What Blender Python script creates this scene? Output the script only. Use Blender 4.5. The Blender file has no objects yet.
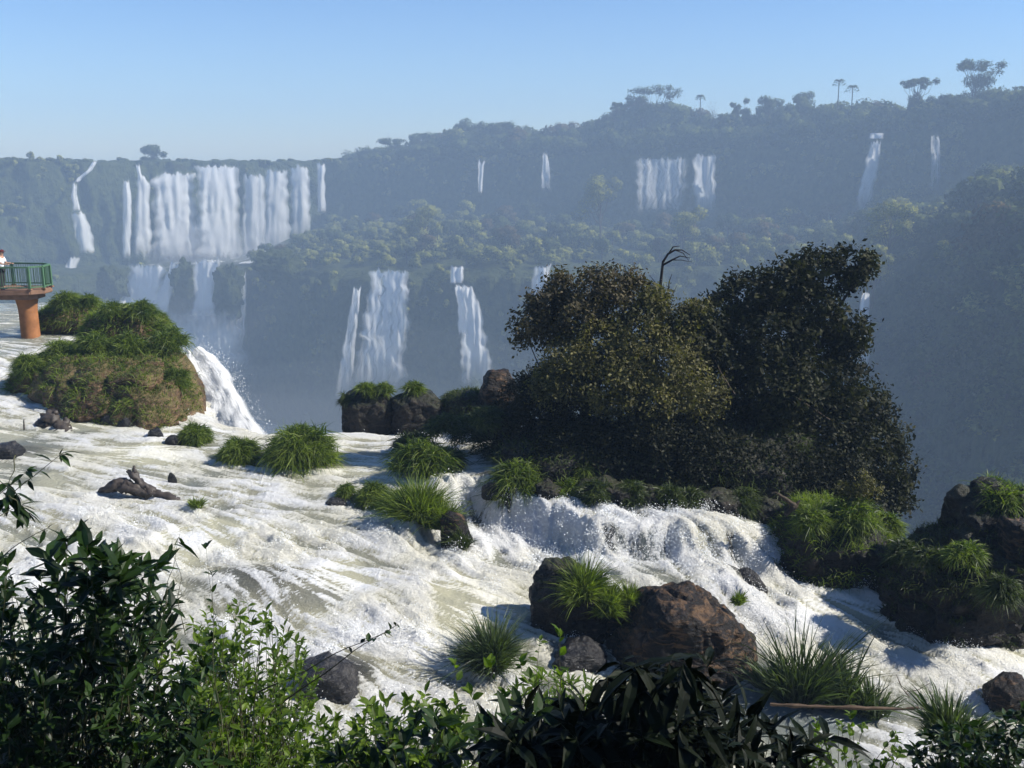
import bpy, bmesh, math, random
import numpy as np
from mathutils import Vector, Matrix
R = math.radians
random.seed(5)
rng = np.random.default_rng(11)
SC = bpy.context.scene
COL = SC.collection

# ------------------------------------------------------------------ camera geometry
F = 1000.0
PITCH = R(13.2)
CP, SP = math.cos(PITCH), math.sin(PITCH)

def ray(px, py):
    """direction, in metres per metre of distance along +Y, measured in the photograph"""
    a = (px - 512.0) / F
    b = (384.0 - py) / F
    d = np.array([a, CP + b * SP, -SP + b * CP])
    return d / d[1]

def P(px, py, D):
    return ray(px, py) * D

def W(px, py, z):
    d = ray(px, py)
    return d * (z / d[2])

def nrm(a):
    return a / np.maximum(np.linalg.norm(a, axis=-1, keepdims=True), 1e-9)

# ------------------------------------------------------------------ noise
_perm = np.random.default_rng(3).permutation(256)
_perm = np.concatenate([_perm, _perm, _perm])
_g = nrm(np.random.default_rng(4).normal(size=(256, 3)))

def noise(p):
    p = np.asarray(p, float)
    i = np.floor(p).astype(int)
    f = p - i
    i = i & 255
    u = f * f * f * (f * (f * 6 - 15) + 10)
    out = 0
    for dx in (0, 1):
        wx = u[..., 0] if dx else 1 - u[..., 0]
        for dy in (0, 1):
            wy = u[..., 1] if dy else 1 - u[..., 1]
            for dz in (0, 1):
                wz = u[..., 2] if dz else 1 - u[..., 2]
                h = _perm[_perm[_perm[(i[..., 0] + dx) & 255] + ((i[..., 1] + dy) & 255)] + ((i[..., 2] + dz) & 255)]
                g = _g[h]
                out = out + wx * wy * wz * (g[..., 0] * (f[..., 0] - dx) + g[..., 1] * (f[..., 1] - dy) + g[..., 2] * (f[..., 2] - dz))
    return out * 1.5

def fbm(p, octv=4, gain=0.5, lac=2.03):
    a, s, o = 1.0, 0.0, 0.0
    p = np.asarray(p, float)
    for k in range(octv):
        o = o + a * noise(p + 17.3 * k)
        s += a
        a *= gain
        p = p * lac
    return o / s

def sstep(a, b, x):
    t = np.clip((x - a) / (b - a), 0, 1)
    return t * t * (3 - 2 * t)

# ------------------------------------------------------------------ mesh helpers
def mesh(name, v, tris=None, quads=None, mat=None, smooth=False, attrs=None, uv=None, mats=None, matidx=None):
    v = np.asarray(v, float).reshape(-1, 3)
    me = bpy.data.meshes.new(name)
    nt = 0 if tris is None else len(tris)
    nq = 0 if quads is None else len(quads)
    li = []
    if nt: li.append(np.asarray(tris, np.int32).ravel())
    if nq: li.append(np.asarray(quads, np.int32).ravel())
    li = np.concatenate(li)
    starts = np.concatenate([np.arange(nt) * 3, nt * 3 + np.arange(nq) * 4]).astype(np.int32)
    tot = np.concatenate([np.full(nt, 3), np.full(nq, 4)]).astype(np.int32)
    me.vertices.add(len(v)); me.vertices.foreach_set('co', v.ravel())
    me.loops.add(len(li)); me.loops.foreach_set('vertex_index', li)
    me.polygons.add(nt + nq)
    me.polygons.foreach_set('loop_start', starts)
    me.polygons.foreach_set('loop_total', tot)
    me.polygons.foreach_set('use_smooth', np.full(nt + nq, bool(smooth)))
    for m in (mats or ([mat] if mat else [])):
        me.materials.append(m)
    if matidx is not None:
        me.polygons.foreach_set('material_index', np.asarray(matidx, np.int32))
    for k, a in (attrs or {}).items():
        if k == 'puff':
            at = me.attributes.new(k, 'FLOAT_VECTOR', 'POINT')
            at.data.foreach_set('vector', np.asarray(a, np.float32).ravel()); continue
        at = me.attributes.new(k, 'FLOAT', 'POINT')
        at.data.foreach_set('value', np.asarray(a, np.float32).ravel())
    if uv is not None:
        l = me.uv_layers.new(name='UVMap')
        l.data.foreach_set('uv', np.asarray(uv, np.float32)[li].ravel())
    me.update(calc_edges=True)
    me.validate()
    return me

def link(name, me, parent=None, loc=None):
    o = bpy.data.objects.new(name, me)
    COL.objects.link(o)
    if parent is not None: o.parent = parent
    if loc is not None: o.location = loc
    return o

def tag(o, label=None, cat=None, group=None, kind=None):
    if label: o['label'] = label
    if cat: o['category'] = cat
    if group: o['group'] = group
    if kind: o['kind'] = kind
    return o

def empty(name, loc=(0, 0, 0)):
    o = bpy.data.objects.new(name, None)
    o.empty_display_size = 0.2
    COL.objects.link(o)
    o.location = loc
    return o

def gridquads(nu, nv):
    """vertex index = i*nv + j"""
    i, j = np.meshgrid(np.arange(nu - 1), np.arange(nv - 1), indexing='ij')
    a = (i * nv + j).ravel()
    return np.stack([a, a + nv, a + nv + 1, a + 1], 1)

# ------------------------------------------------------------------ materials
class NT:
    def __init__(s, name):
        s.m = bpy.data.materials.new(name); s.m.use_nodes = True
        s.t = s.m.node_tree; s.t.nodes.clear()
        s.out = s.n('ShaderNodeOutputMaterial')
    def n(s, typ, **kw):
        n = s.t.nodes.new(typ)
        for k, v in kw.items():
            if isinstance(k, str) and hasattr(n, k): setattr(n, k, v)
        return n
    def set(s, n, **kw):
        for k, v in kw.items():
            n.inputs[k.replace('_', ' ')].default_value = v
        return n
    def l(s, a, b): s.t.links.new(a, b)
    def coord(s, kind='Object', scale=(1, 1, 1)):
        tc = s.n('ShaderNodeTexCoord'); mp = s.n('ShaderNodeMapping')
        mp.inputs['Scale'].default_value = scale
        s.l(tc.outputs[kind], mp.inputs['Vector'])
        return mp.outputs['Vector']
    def noise(s, vec, scale=1, detail=5, rough=0.55, dist=0):
        n = s.n('ShaderNodeTexNoise')
        n.inputs['Scale'].default_value = scale; n.inputs['Detail'].default_value = detail
        n.inputs['Roughness'].default_value = rough; n.inputs['Distortion'].default_value = dist
        s.l(vec, n.inputs['Vector'])
        return n.outputs['Fac']
    def ramp(s, fac, stops):
        r = s.n('ShaderNodeValToRGB')
        e = r.color_ramp.elements
        while len(e) < len(stops): e.new(0.5)
        for k, (p, c) in enumerate(stops):
            e[k].position = p
            c = (c, c, c) if isinstance(c, (int, float)) else c
            e[k].color = (*c, 1)
        s.l(fac, r.inputs['Fac'])
        return r.outputs['Color']
    def mix(s, fac, a, b, mode='MIX'):
        n = s.n('ShaderNodeMix'); n.data_type = 'RGBA'; n.blend_type = mode
        for k, v in ((0, fac), (6, a), (7, b)):
            sock = n.inputs[k]
            if hasattr(v, 'links'): s.l(v, sock)
            elif isinstance(v, (int, float)): sock.default_value = v if k == 0 else (v, v, v, 1)
            else: sock.default_value = (*v, 1)
        return n.outputs[2]
    def math(s, op, a, b=0.0, clamp=False):
        n = s.n('ShaderNodeMath'); n.operation = op; n.use_clamp = clamp
        for k, v in ((0, a), (1, b)):
            if hasattr(v, 'links'): s.l(v, n.inputs[k])
            else: n.inputs[k].default_value = v
        return n.outputs[0]
    def attr(s, name):
        n = s.n('ShaderNodeAttribute'); n.attribute_name = name
        return n.outputs['Fac']
    def bump(s, h, strength=0.5, dist=0.1):
        n = s.n('ShaderNodeBump'); n.inputs['Strength'].default_value = strength; n.inputs['Distance'].default_value = dist
        s.l(h, n.inputs['Height'])
        return n.outputs['Normal']
    def princ(s, col, rough=0.6, normal=None, spec=0.5, connect=True, metal=0):
        b = s.n('ShaderNodeBsdfPrincipled')
        for nm, v in (('Base Color', col), ('Roughness', rough), ('Specular IOR Level', spec), ('Metallic', metal)):
            if hasattr(v, 'links'): s.l(v, b.inputs[nm])
            elif nm == 'Base Color': b.inputs[nm].default_value = (*v, 1)
            else: b.inputs[nm].default_value = v
        if normal is not None: s.l(normal, b.inputs['Normal'])
        if connect: s.l(b.outputs[0], s.out.inputs['Surface'])
        return b

def leaf_mat(name, dark, light, trans=0.35, rough=0.45, spec=0.4, tcol=None, vol=False):
    t = NT(name)
    c = t.mix(t.attr('tint'), dark, light)
    v = t.noise(t.coord('Object'), 2.0, 2)
    c = t.mix(t.math('MULTIPLY', v, 0.5), c, tuple(x * 0.55 for x in dark))
    nn = None
    if vol:
        at = t.n('ShaderNodeAttribute'); at.attribute_name = 'puff'
        vt = t.n('ShaderNodeVectorTransform'); vt.vector_type = 'NORMAL'; vt.convert_from = 'OBJECT'; vt.convert_to = 'WORLD'
        t.l(at.outputs['Vector'], vt.inputs[0]); nn = vt.outputs[0]
    b = t.princ(c, rough, nn, spec=spec, connect=False)
    tr = t.n('ShaderNodeBsdfTranslucent')
    tc = t.mix(1.0, c, tcol or (1.5, 1.7, 0.55), 'MULTIPLY')
    t.l(tc, tr.inputs['Color'])
    m = t.n('ShaderNodeMixShader'); m.inputs[0].default_value = trans
    t.l(b.outputs[0], m.inputs[1]); t.l(tr.outputs[0], m.inputs[2])
    t.l(m.outputs[0], t.out.inputs['Surface'])
    return t.m

def rock_mat(name, dark, mid, light, scale=1.0, moss=0.35, rough=0.65, wet=0.0, mosscol=(0.05, 0.065, 0.015)):
    t = NT(name)
    co = t.coord('Object')
    n1 = t.noise(co, 1.3 * scale, 8, 0.62, 0.6)
    n2 = t.noise(co, 7.0 * scale, 6, 0.65)
    n3 = t.noise(t.coord('Object', (1, 1, 3.5)), 2.2 * scale, 5, 0.6, 1.0)
    c = t.ramp(n1, [(0.3, dark), (0.56, mid), (0.74, light)])
    c = t.mix(t.ramp(n2, [(0.35, 0.0), (0.7, 0.6)]), c, tuple(x * 0.35 for x in dark))
    c = t.mix(t.ramp(n3, [(0.52, 0.0), (0.62, 0.55)]), c, tuple(x * 0.8 for x in light))
    if moss > 0:
        g = t.n('ShaderNodeNewGeometry'); sx = t.n('ShaderNodeSeparateXYZ')
        t.l(g.outputs['Normal'], sx.inputs[0])
        up = t.ramp(t.math('ADD', sx.outputs['Z'], t.math('MULTIPLY', t.math('SUBTRACT', n1, 0.5), 2.6)),
                    [(0.45, 0.0), (0.8, moss)])
        c = t.mix(up, c, t.mix(n2, mosscol, tuple(x * 2.0 for x in mosscol)))
    oz = t.n('ShaderNodeSeparateXYZ'); t.l(co, oz.inputs[0])
    wetm = t.ramp(t.math('ADD', oz.outputs['Z'], t.math('MULTIPLY', n1, -0.5)), [(0.45, 1.0), (0.75, 0.0)])
    c = t.mix(wetm, c, tuple(x * 0.6 for x in dark)); rough = t.mix(wetm, rough, 0.22)
    h = t.math('ADD', t.math('MULTIPLY', n1, 1.2), t.math('ADD', n2, t.math('MULTIPLY', n3, 0.8)))
    t.princ(c, rough, t.bump(h, 0.9, 0.12 / scale), spec=0.3 if wet else 0.2)
    return t.m

def simple_mat(name, col, rough=0.6, spec=0.4, var=0.25, scale=4, metal=0, bump=0.15):
    t = NT(name)
    n = t.noise(t.coord('Object'), scale, 5)
    c = t.mix(t.ramp(n, [(0.3, 0.0), (0.7, 1.0)]), tuple(x * (1 - var) for x in col), tuple(min(1, x * (1 + var)) for x in col))
    t.princ(c, rough, t.bump(n, bump, 0.02), spec=spec, metal=metal)
    return t.m

M = {}
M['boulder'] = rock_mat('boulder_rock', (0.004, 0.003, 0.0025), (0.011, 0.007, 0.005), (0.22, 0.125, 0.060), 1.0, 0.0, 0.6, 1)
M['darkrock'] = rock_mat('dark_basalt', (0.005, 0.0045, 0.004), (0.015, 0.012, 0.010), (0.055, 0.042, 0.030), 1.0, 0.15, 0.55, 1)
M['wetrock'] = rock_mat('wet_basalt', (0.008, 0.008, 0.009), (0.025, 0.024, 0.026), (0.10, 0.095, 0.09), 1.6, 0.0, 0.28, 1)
M['earthrock'] = rock_mat('earthy_rock', (0.045, 0.030, 0.018), (0.14, 0.090, 0.050), (0.30, 0.19, 0.11), 0.9, 0.25, 0.8, mosscol=(0.06, 0.085, 0.018))
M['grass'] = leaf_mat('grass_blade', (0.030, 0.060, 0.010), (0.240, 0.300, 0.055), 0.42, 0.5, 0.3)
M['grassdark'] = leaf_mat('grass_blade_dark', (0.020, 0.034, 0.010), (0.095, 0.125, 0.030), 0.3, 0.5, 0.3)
M['reed'] = leaf_mat('reed_blade', (0.022, 0.038, 0.014), (0.110, 0.150, 0.055), 0.3, 0.4, 0.5)
M['olive'] = leaf_mat('olive_leaf', (0.045, 0.045, 0.016), (0.20, 0.18, 0.062), 0.30, 0.6, 0.2)
M['russet'] = leaf_mat('russet_leaf', (0.036, 0.030, 0.015), (0.14, 0.115, 0.058), 0.25, 0.6, 0.2)
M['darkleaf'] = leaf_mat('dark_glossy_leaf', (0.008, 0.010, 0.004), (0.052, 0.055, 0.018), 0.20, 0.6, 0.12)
M['shadeleaf'] = leaf_mat('shade_darkened_leaf', (0.005, 0.007, 0.003), (0.030, 0.032, 0.012), 0.12, 0.6, 0.12)  # near-black leaf colour carries the shade under the island trees
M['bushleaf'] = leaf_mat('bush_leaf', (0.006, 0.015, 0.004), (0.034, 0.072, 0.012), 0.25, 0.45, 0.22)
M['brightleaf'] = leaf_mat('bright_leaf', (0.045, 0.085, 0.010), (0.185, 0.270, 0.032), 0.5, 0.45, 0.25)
M['blackleaf'] = leaf_mat('shaded_broad_leaf', (0.003, 0.005, 0.002), (0.008, 0.014, 0.004), 0.05, 0.55, 0.1)  # silhouette darkness is put into the leaf colour itself
M['bark'] = simple_mat('bark', (0.055, 0.042, 0.030), 0.85, 0.2, 0.5, 9, bump=0.6)
M['darkbark'] = simple_mat('dark_bark', (0.020, 0.016, 0.014), 0.8, 0.2, 0.5, 9, bump=0.6)
M['stem'] = simple_mat('stem', (0.060, 0.060, 0.028), 0.7, 0.3, 0.3, 9)
M['driftwood'] = simple_mat('driftwood', (0.045, 0.036, 0.030), 0.6, 0.4, 0.5, 6, bump=0.7)
M['cane'] = simple_mat('dry_cane', (0.085, 0.055, 0.032), 0.6, 0.3, 0.4, 6)
M['farleaf'] = leaf_mat('forest_leaf', (0.030, 0.045, 0.012), (0.130, 0.150, 0.040), 0.10, 0.8, 0.1, vol=True)
M['farleaf2'] = leaf_mat('forest_leaf_pale', (0.080, 0.095, 0.020), (0.310, 0.310, 0.070), 0.10, 0.8, 0.1, vol=True)
M['farleaf3'] = leaf_mat('forest_leaf_brown', (0.050, 0.038, 0.020), (0.140, 0.105, 0.050), 0.10, 0.8, 0.1, vol=True)
M['deck'] = simple_mat('deck_concrete', (0.20, 0.115, 0.075), 0.8, 0.2, 0.25, 3)
M['pillar'] = simple_mat('rusty_pillar', (0.27, 0.115, 0.045), 0.75, 0.3, 0.3, 2.5, bump=0.3)
M['rail'] = simple_mat('green_paint', (0.07, 0.15, 0.075), 0.45, 0.5, 0.15, 5)

# cliff: dark basalt columns with vegetation clinging to it
t = NT('cliff_basalt')
co = t.coord('Object')
nb = t.noise(co, 0.035, 7, 0.6, 0.5)
nv = t.noise(t.coord('Object', (1, 1, 0.22)), 0.35, 6, 0.65, 0.4)
nf = t.noise(co, 0.5, 6, 0.7)
rock = t.ramp(nv, [(0.3, (0.022, 0.020, 0.018)), (0.5, (0.060, 0.050, 0.038)), (0.72, (0.13, 0.105, 0.075))])
veg = t.ramp(nf, [(0.3, (0.018, 0.030, 0.010)), (0.65, (0.085, 0.10, 0.030))])
g = t.n('ShaderNodeNewGeometry'); sx = t.n('ShaderNodeSeparateXYZ'); t.l(g.outputs['Normal'], sx.inputs[0])
f = t.math('ADD', t.math('MULTIPLY', nb, 2.2), t.math('MULTIPLY', sx.outputs['Z'], 0.8))
c = t.mix(t.ramp(f, [(0.95 / 2, 0.0), (1.5 / 2, 1.0)]), rock, veg)
t.princ(c, 0.9, t.bump(t.math('ADD', nv, nf), 1.0, 3.0), spec=0.15)
M['cliff'] = t.m

# white water
t = NT('white_water')
co = t.coord('Object')
fo = t.attr('foam')
n1 = t.noise(co, 2.2, 8, 0.68, 0.8)
n2 = t.noise(co, 10.0, 8, 0.78, 0.5)
n3 = t.noise(co, 0.45, 3, 0.5)
n4 = t.noise(co, 34.0, 3, 0.75)
smn = t.math('SUBTRACT', 1.0, t.math('MULTIPLY', t.attr('slick'), 0.85))
mask = t.math('ADD', fo, t.math('MULTIPLY', smn, t.math('ADD', t.math('MULTIPLY', t.math('SUBTRACT', n1, 0.5), 0.9), t.math('MULTIPLY', t.math('SUBTRACT', n2, 0.5), 1.3))))
mk = t.ramp(mask, [(0.28, 0.0), (0.50, 0.6), (0.78, 1.0)])
foamc = t.mix(t.ramp(n3, [(0.4, 0.0), (0.6, 1.0)]), (0.80, 0.80, 0.785), (0.76, 0.735, 0.62))
thin = t.mix(t.attr('deep'), (0.44, 0.42, 0.29), (0.14, 0.165, 0.165))
thin = t.mix(t.attr('rocky'), thin, (0.035, 0.033, 0.030))
c = t.mix(mk, thin, foamc)
rgh = t.mix(mk, 0.20, 0.6)
t.princ(c, rgh, t.bump(t.math('MULTIPLY', smn, t.math('ADD', t.math('ADD', n1, t.math('MULTIPLY', n4, 0.25)), t.math('MULTIPLY', n2, 0.8))), 1.0, 0.16), spec=0.5)
M['water'] = t.m

# falling water: strands with gaps between them
t = NT('falling_water')
uvn = t.n('ShaderNodeUVMap')
def uvmap(sc):
    mp = t.n('ShaderNodeMapping'); mp.inputs['Scale'].default_value = sc
    t.l(uvn.outputs[0], mp.inputs['Vector']); return mp.outputs[0]
s1 = t.noise(uvmap((0.9, 0.035, 1)), 1.0, 4, 0.6, 0.35)
s2 = t.noise(uvmap((2.6, 0.12, 1)), 1.0, 5, 0.7, 0.3)
s3 = t.noise(uvmap((1.0, 0.5, 1)), 0.6, 6, 0.7, 0.5)
s = t.math('ADD', t.math('MULTIPLY', s1, 0.5), t.math('ADD', t.math('MULTIPLY', s2, 0.3), t.math('MULTIPLY', s3, 0.2)))
d = t.attr('dens')
al = t.math('MULTIPLY', t.math('SUBTRACT', t.math('ADD', s, t.math('MULTIPLY', d, 0.62)), 0.62), 4.2, True)
al = t.math('MULTIPLY', al, t.attr('cover'), True)
b = t.princ((0.88, 0.88, 0.87), 0.8, t.bump(s, 0.45, 0.8), spec=0.2, connect=False)
trl = t.n('ShaderNodeBsdfTranslucent'); trl.inputs['Color'].default_value = (0.88, 0.88, 0.87, 1)
m0 = t.n('ShaderNodeMixShader'); m0.inputs[0].default_value = 0.45
t.l(b.outputs[0], m0.inputs[1]); t.l(trl.outputs[0], m0.inputs[2])
tp = t.n('ShaderNodeBsdfTransparent'); mx = t.n('ShaderNodeMixShader')
t.l(al, mx.inputs[0]); t.l(tp.outputs[0], mx.inputs[1]); t.l(m0.outputs[0], mx.inputs[2])
t.l(mx.outputs[0], t.out.inputs['Surface'])
M['fall'] = t.m
M['spray'] = simple_mat('spray_drop', (0.82, 0.84, 0.84), 0.5, 0.5, 0.03)

# soil bank
t = NT('bank_soil')
n1 = t.noise(t.coord('Object'), 1.2, 6); n2 = t.noise(t.coord('Object'), 9, 6)
c = t.mix(t.ramp(n1, [(0.4, 0.0), (0.6, 1.0)]), (0.030, 0.020, 0.013), (0.014, 0.024, 0.008))
t.princ(c, 0.95, t.bump(n2, 1, 0.1), spec=0.1)
M['soil'] = t.m

# ------------------------------------------------------------------ world, sun, camera
SUN_AZ, SUN_EL = R(94), R(41)
SDIR = np.array([math.sin(SUN_AZ) * math.cos(SUN_EL), math.cos(SUN_AZ) * math.cos(SUN_EL), math.sin(SUN_EL)])
w = bpy.data.worlds.new('World'); SC.world = w; w.use_nodes = True
nt = w.node_tree
bg = nt.nodes['Background']
sky = nt.nodes.new('ShaderNodeTexSky'); sky.sky_type = 'NISHITA'; sky.sun_disc = False
sky.sun_elevation = SUN_EL; sky.sun_rotation = SUN_AZ
sky.air_density = 1.0; sky.dust_density = 0.1; sky.ozone_density = 3.0; sky.altitude = 200
tn = nt.nodes.new('ShaderNodeMix'); tn.data_type = 'RGBA'; tn.blend_type = 'MULTIPLY'; tn.inputs[0].default_value = 1.0
tn.inputs[7].default_value = (0.72, 0.87, 1.12, 1)
nt.links.new(sky.outputs[0], tn.inputs[6]); nt.links.new(tn.outputs[2], bg.inputs['Color']); bg.inputs['Strength'].default_value = 0.085
ld = bpy.data.lights.new('sun', 'SUN'); ld.energy = 5.0; ld.angle = R(0.53); ld.color = (1.0, 0.95, 0.86)
lo = bpy.data.objects.new('sun', ld); COL.objects.link(lo)
lo.rotation_euler = Vector(SDIR).to_track_quat('Z', 'Y').to_euler()
cd = bpy.data.cameras.new('camera'); cam = bpy.data.objects.new('camera', cd); COL.objects.link(cam)
cam.location = (0, 0, 0); cam.rotation_euler = (R(90) - PITCH, 0, 0)
cd.sensor_width = 36; cd.sensor_fit = 'HORIZONTAL'; cd.lens = 36 * F / 1024
cd.clip_start = 0.1; cd.clip_end = 5000
SC.camera = cam
SC.view_settings.view_transform = 'Standard'; SC.view_settings.look = 'None'
SC.view_settings.exposure = 0.65; SC.view_settings.gamma = 1; SC.view_settings.use_curve_mapping = False
cy = SC.cycles
cy.use_denoising = True; cy.max_bounces = 6; cy.diffuse_bounces = 2; cy.glossy_bounces = 2
cy.transmission_bounces = 2; cy.transparent_max_bounces = 16; cy.volume_bounces = 0
cy.caustics_reflective = False; cy.caustics_refractive = False
cy.use_adaptive_sampling = True; cy.adaptive_threshold = 0.02
cy.sample_clamp_indirect = 4
# ================================================================== FAR LANDSCAPE
SPX = np.array([-900, -300, -150, 0, 130, 240, 330, 430, 500, 600, 700, 800, 870, 950, 1024, 1200, 1900.])
DUP = np.array([300, 330, 345, 365, 395, 425, 440, 428, 420, 405, 390, 368, 352, 330, 310, 280, 230.])
ZLIP = np.array([2, 0, -4.0, -4.2, -4.6, -5.0, -5.2, -4.5, -3.5, -1.5, 0, 2, 5, 8, 10, 12, 15.])
ZSH = np.array([-40, -40, -40, -40, -44, -44, -32, -28, -30, -32, -32, -28, -25, -16, -6, 2, 8.])
DLO = np.array([240, 270, 290, 300, 345, 335, 305, 296, 290, 288, 290, 285, 258, 215, 185, 150, 110.])
ZLO = np.array([-40, -40, -40, -40, -40.5, -39, -36.5, -35, -34, -34, -34, -33, -27, -20, -15, -10, -6.])
ZBOT = -90.0
def st(a, px): return np.interp(px, SPX, a)
SKYY = [158, 157, 154, 150, 143, 132, 136, 143, 124, 107, 123, 126, 115, 113, 115, 109, 102, 98, 88]
def P_z(py, D):
    b = (384.0 - py) / F
    return (-SP + b * CP) / (CP + b * SP) * D
def cliff_top_z(px, D):
    """plateau height behind the lip"""
    sk = np.interp(px, [300, 330, 360, 400, 440, 480, 520, 560, 600, 650, 700, 740, 800, 850, 900, 950, 990, 1024, 1300], SKYY)
    zs = P_z(sk, 26 + st(DUP, px)) - 5.0
    zs = np.where(px < 330, st(ZLIP, px) - 0.3, np.maximum(zs, st(ZLIP, px)))
    return st(ZLIP, px) + (zs - st(ZLIP, px)) * sstep(0, 24, D - st(DUP, px))

pxs = np.concatenate([np.arange(-900, -40, 12), np.arange(-40, 1080, 2.5), np.arange(1080, 1901, 12)])
rows = []
def seg(a, b, n, endp=False): return [(a, b, k / n) for k in range(n + (1 if endp else 0))]
prof = seg(0, 1, 8) + seg(1, 2, 5) + seg(2, 3, 26) + seg(3, 4, 22) + seg(4, 5, 3) + seg(5, 6, 30) + seg(6, 7, 10, True)
Du, Zl, Zs, Dl, Zo = (st(a, pxs) for a in (DUP, ZLIP, ZSH, DLO, ZLO))
slope = np.interp(pxs, [800, 900, 1000, 1400], [0, 22, 45, 50])
keyD = [Du + 220, Du + 25, Du, Du - 6, Dl + 2, Dl, Dl - 9 - slope, Dl - 90 - slope]
keyZ = [np.where(pxs < 330, Zl - 6, cliff_top_z(pxs, Du + 25) - 3), cliff_top_z(pxs, Du + 25), Zl, Zs, Zo, Zo - 2, np.full_like(Zo, ZBOT), np.full_like(Zo, ZBOT - 3)]
V = np.zeros((len(pxs), len(prof), 3)); steep = np.zeros((len(pxs), len(prof)))
for j, (a, b, tt) in enumerate(prof):
    D = keyD[a] * (1 - tt) + keyD[b] * tt
    z = keyZ[a] * (1 - tt) + keyZ[b] * tt
    V[:, j, 0] = (pxs - 512) / F * D; V[:, j, 1] = D; V[:, j, 2] = z
    steep[:, j] = 1.0 if (a, b) in ((2, 3), (5, 6)) else 0.15
q = V.copy(); q[..., 2] *= 0.35
dsp = fbm(q / 14.0, 4) * 7 + fbm(q / 4.0 + 9, 3) * 2.5
ledge = np.abs(np.mod(V[..., 2] / 13.0 + noise(V / 40.0) * 0.6, 1) - 0.5) * 3.0
nd = dsp * steep - ledge * steep * 0.8
V[..., 1] += nd; V[..., 0] += nd * V[..., 0] / np.maximum(V[..., 1], 1)
V[..., 2] += (1 - steep) * fbm(V / 11.0, 4) * 2.5
cl = link('cliff', mesh('cliff', V, quads=gridquads(*V.shape[:2]), mat=M['cliff'], smooth=True))
tag(cl, kind='structure')

# gorge water
t = NT('gorge_water')
n = t.noise(t.coord('Object'), 0.12, 6, 0.7)
t.princ(t.ramp(n, [(0.4, (0.10, 0.12, 0.10)), (0.65, (0.6, 0.62, 0.6))]), 0.3, t.bump(n, 0.5, 1.0))
gw = link('gorge_water', mesh('gorge_water', [(-900, -60, ZBOT + 2), (700, -60, ZBOT + 2), (700, 330, ZBOT + 2), (-900, 330, ZBOT + 2)],
                              quads=[(0, 1, 2, 3)], mat=t.m)); tag(gw, kind='structure')
# land reaching the horizon
t = NT('far_land'); n = t.noise(t.coord('Object'), 0.01, 6)
t.princ(t.mix(n, (0.03, 0.045, 0.015), (0.08, 0.09, 0.03)), 0.9)
fl = link('land', mesh('land', [(-1300, 440, -9.5), (1300, 440, -9.5), (1300, 840, -18), (-1300, 840, -18)], quads=[(0, 1, 2, 3)], mat=t.m)); tag(fl, kind='structure')

# ------------------------------------------------------------------ forest crowns
def quads_leaves(cen, nor, size, g, asp=0.6):
    n = len(cen)
    x = nrm(np.cross(nor, g.normal(size=(n, 3)))); y = np.cross(nor, x)
    s = size[:, None]
    v = np.stack([cen - x * s, cen - y * s * asp, cen + x * s, cen + y * s * asp], 1).reshape(-1, 3)
    return v, np.arange(4 * n).reshape(-1, 4)

def lobes_leaves(lobes, n, size, g, up=0.5, shell=0.35, gap=0.0, gapscale=1.0):
    """lobes: array (k, 6) centre and radii; n leaf faces spread near their surfaces"""
    lobes = np.asarray(lobes, float)
    area = lobes[:, 3] * lobes[:, 4] + lobes[:, 3] * lobes[:, 5]
    k = g.choice(len(lobes), n, p=area / area.sum())
    d = nrm(g.normal(size=(n, 3)))
    r = 1 - shell * g.random(n) ** 1.5
    c = lobes[k, :3] + d * lobes[k, 3:6] * r[:, None]
    c += g.normal(size=(n, 3)) * size * 0.5
    if gap > 0:
        keep = noise(c / gapscale + 5) > gap - 0.5
        c, d = c[keep], d[keep]
    nor = nrm(d * 0.8 + g.normal(size=(len(c), 3)) * 0.7 + np.array([0, 0, up]))
    s = size * (0.6 + 0.8 * g.random(len(c)))
    return c, nor, s, d

def far_crown(seed, w, h, n=900, size=0.42, flat=False):
    g = np.random.default_rng(seed)
    L = []
    for _ in range(g.integers(7, 12)):
        a = g.random() * 6.283; rr = (g.random() ** 0.6) * w * 0.36
        z = h * (0.75 - 0.40 * (rr / (w * 0.36)) * g.random()) if not flat else h * (0.82 + 0.1 * g.random())
        s = w * (0.16 + 0.12 * g.random())
        L.append([rr * math.cos(a), rr * math.sin(a), z, s, s, s * (0.75 if not flat else 0.35)])
    c, nor, s, d = lobes_leaves(L, n, size, g, 0.6, 0.3)
    m = c - np.array([0, 0, h * .5]); d = nrm(d * .8 + nrm(m) * .5 + g.normal(size=d.shape) * .18)
    return c, nor, s, d

crown_defs = []
for k in range(8):
    g = np.random.default_rng(100 + k)
    wd = 7 + 4 * g.random(); ht = 8 + 5 * g.random()
    crown_defs.append((wd, ht) + far_crown(200 + k, wd, ht))
leafm = [M['farleaf2'], M['farleaf'], M['farleaf2'], M['farleaf2'], M['farleaf'], M['farleaf3'], M['farleaf2'], M['farleaf']]

def tube(pts, rad, ns=6):
    pts = np.asarray(pts, float); rad = np.asarray(rad, float)
    n = len(pts)
    tg = nrm(np.gradient(pts, axis=0))
    ref = np.array([0.31, 0.77, 0.2]); ref = ref / np.linalg.norm(ref)
    x = nrm(np.cross(tg, ref)); y = np.cross(tg, x)
    a = np.arange(ns) / ns * 2 * math.pi
    v = pts[:, None] + rad[:, None, None] * (np.cos(a)[None, :, None] * x[:, None] + np.sin(a)[None, :, None] * y[:, None])
    v = v.reshape(-1, 3)
    i, j = np.meshgrid(np.arange(n - 1), np.arange(ns), indexing='ij')
    a0 = (i * ns + j).ravel(); b0 = (i * ns + (j + 1) % ns).ravel()
    return v, np.stack([a0, b0, b0 + ns, a0 + ns], 1)

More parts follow.
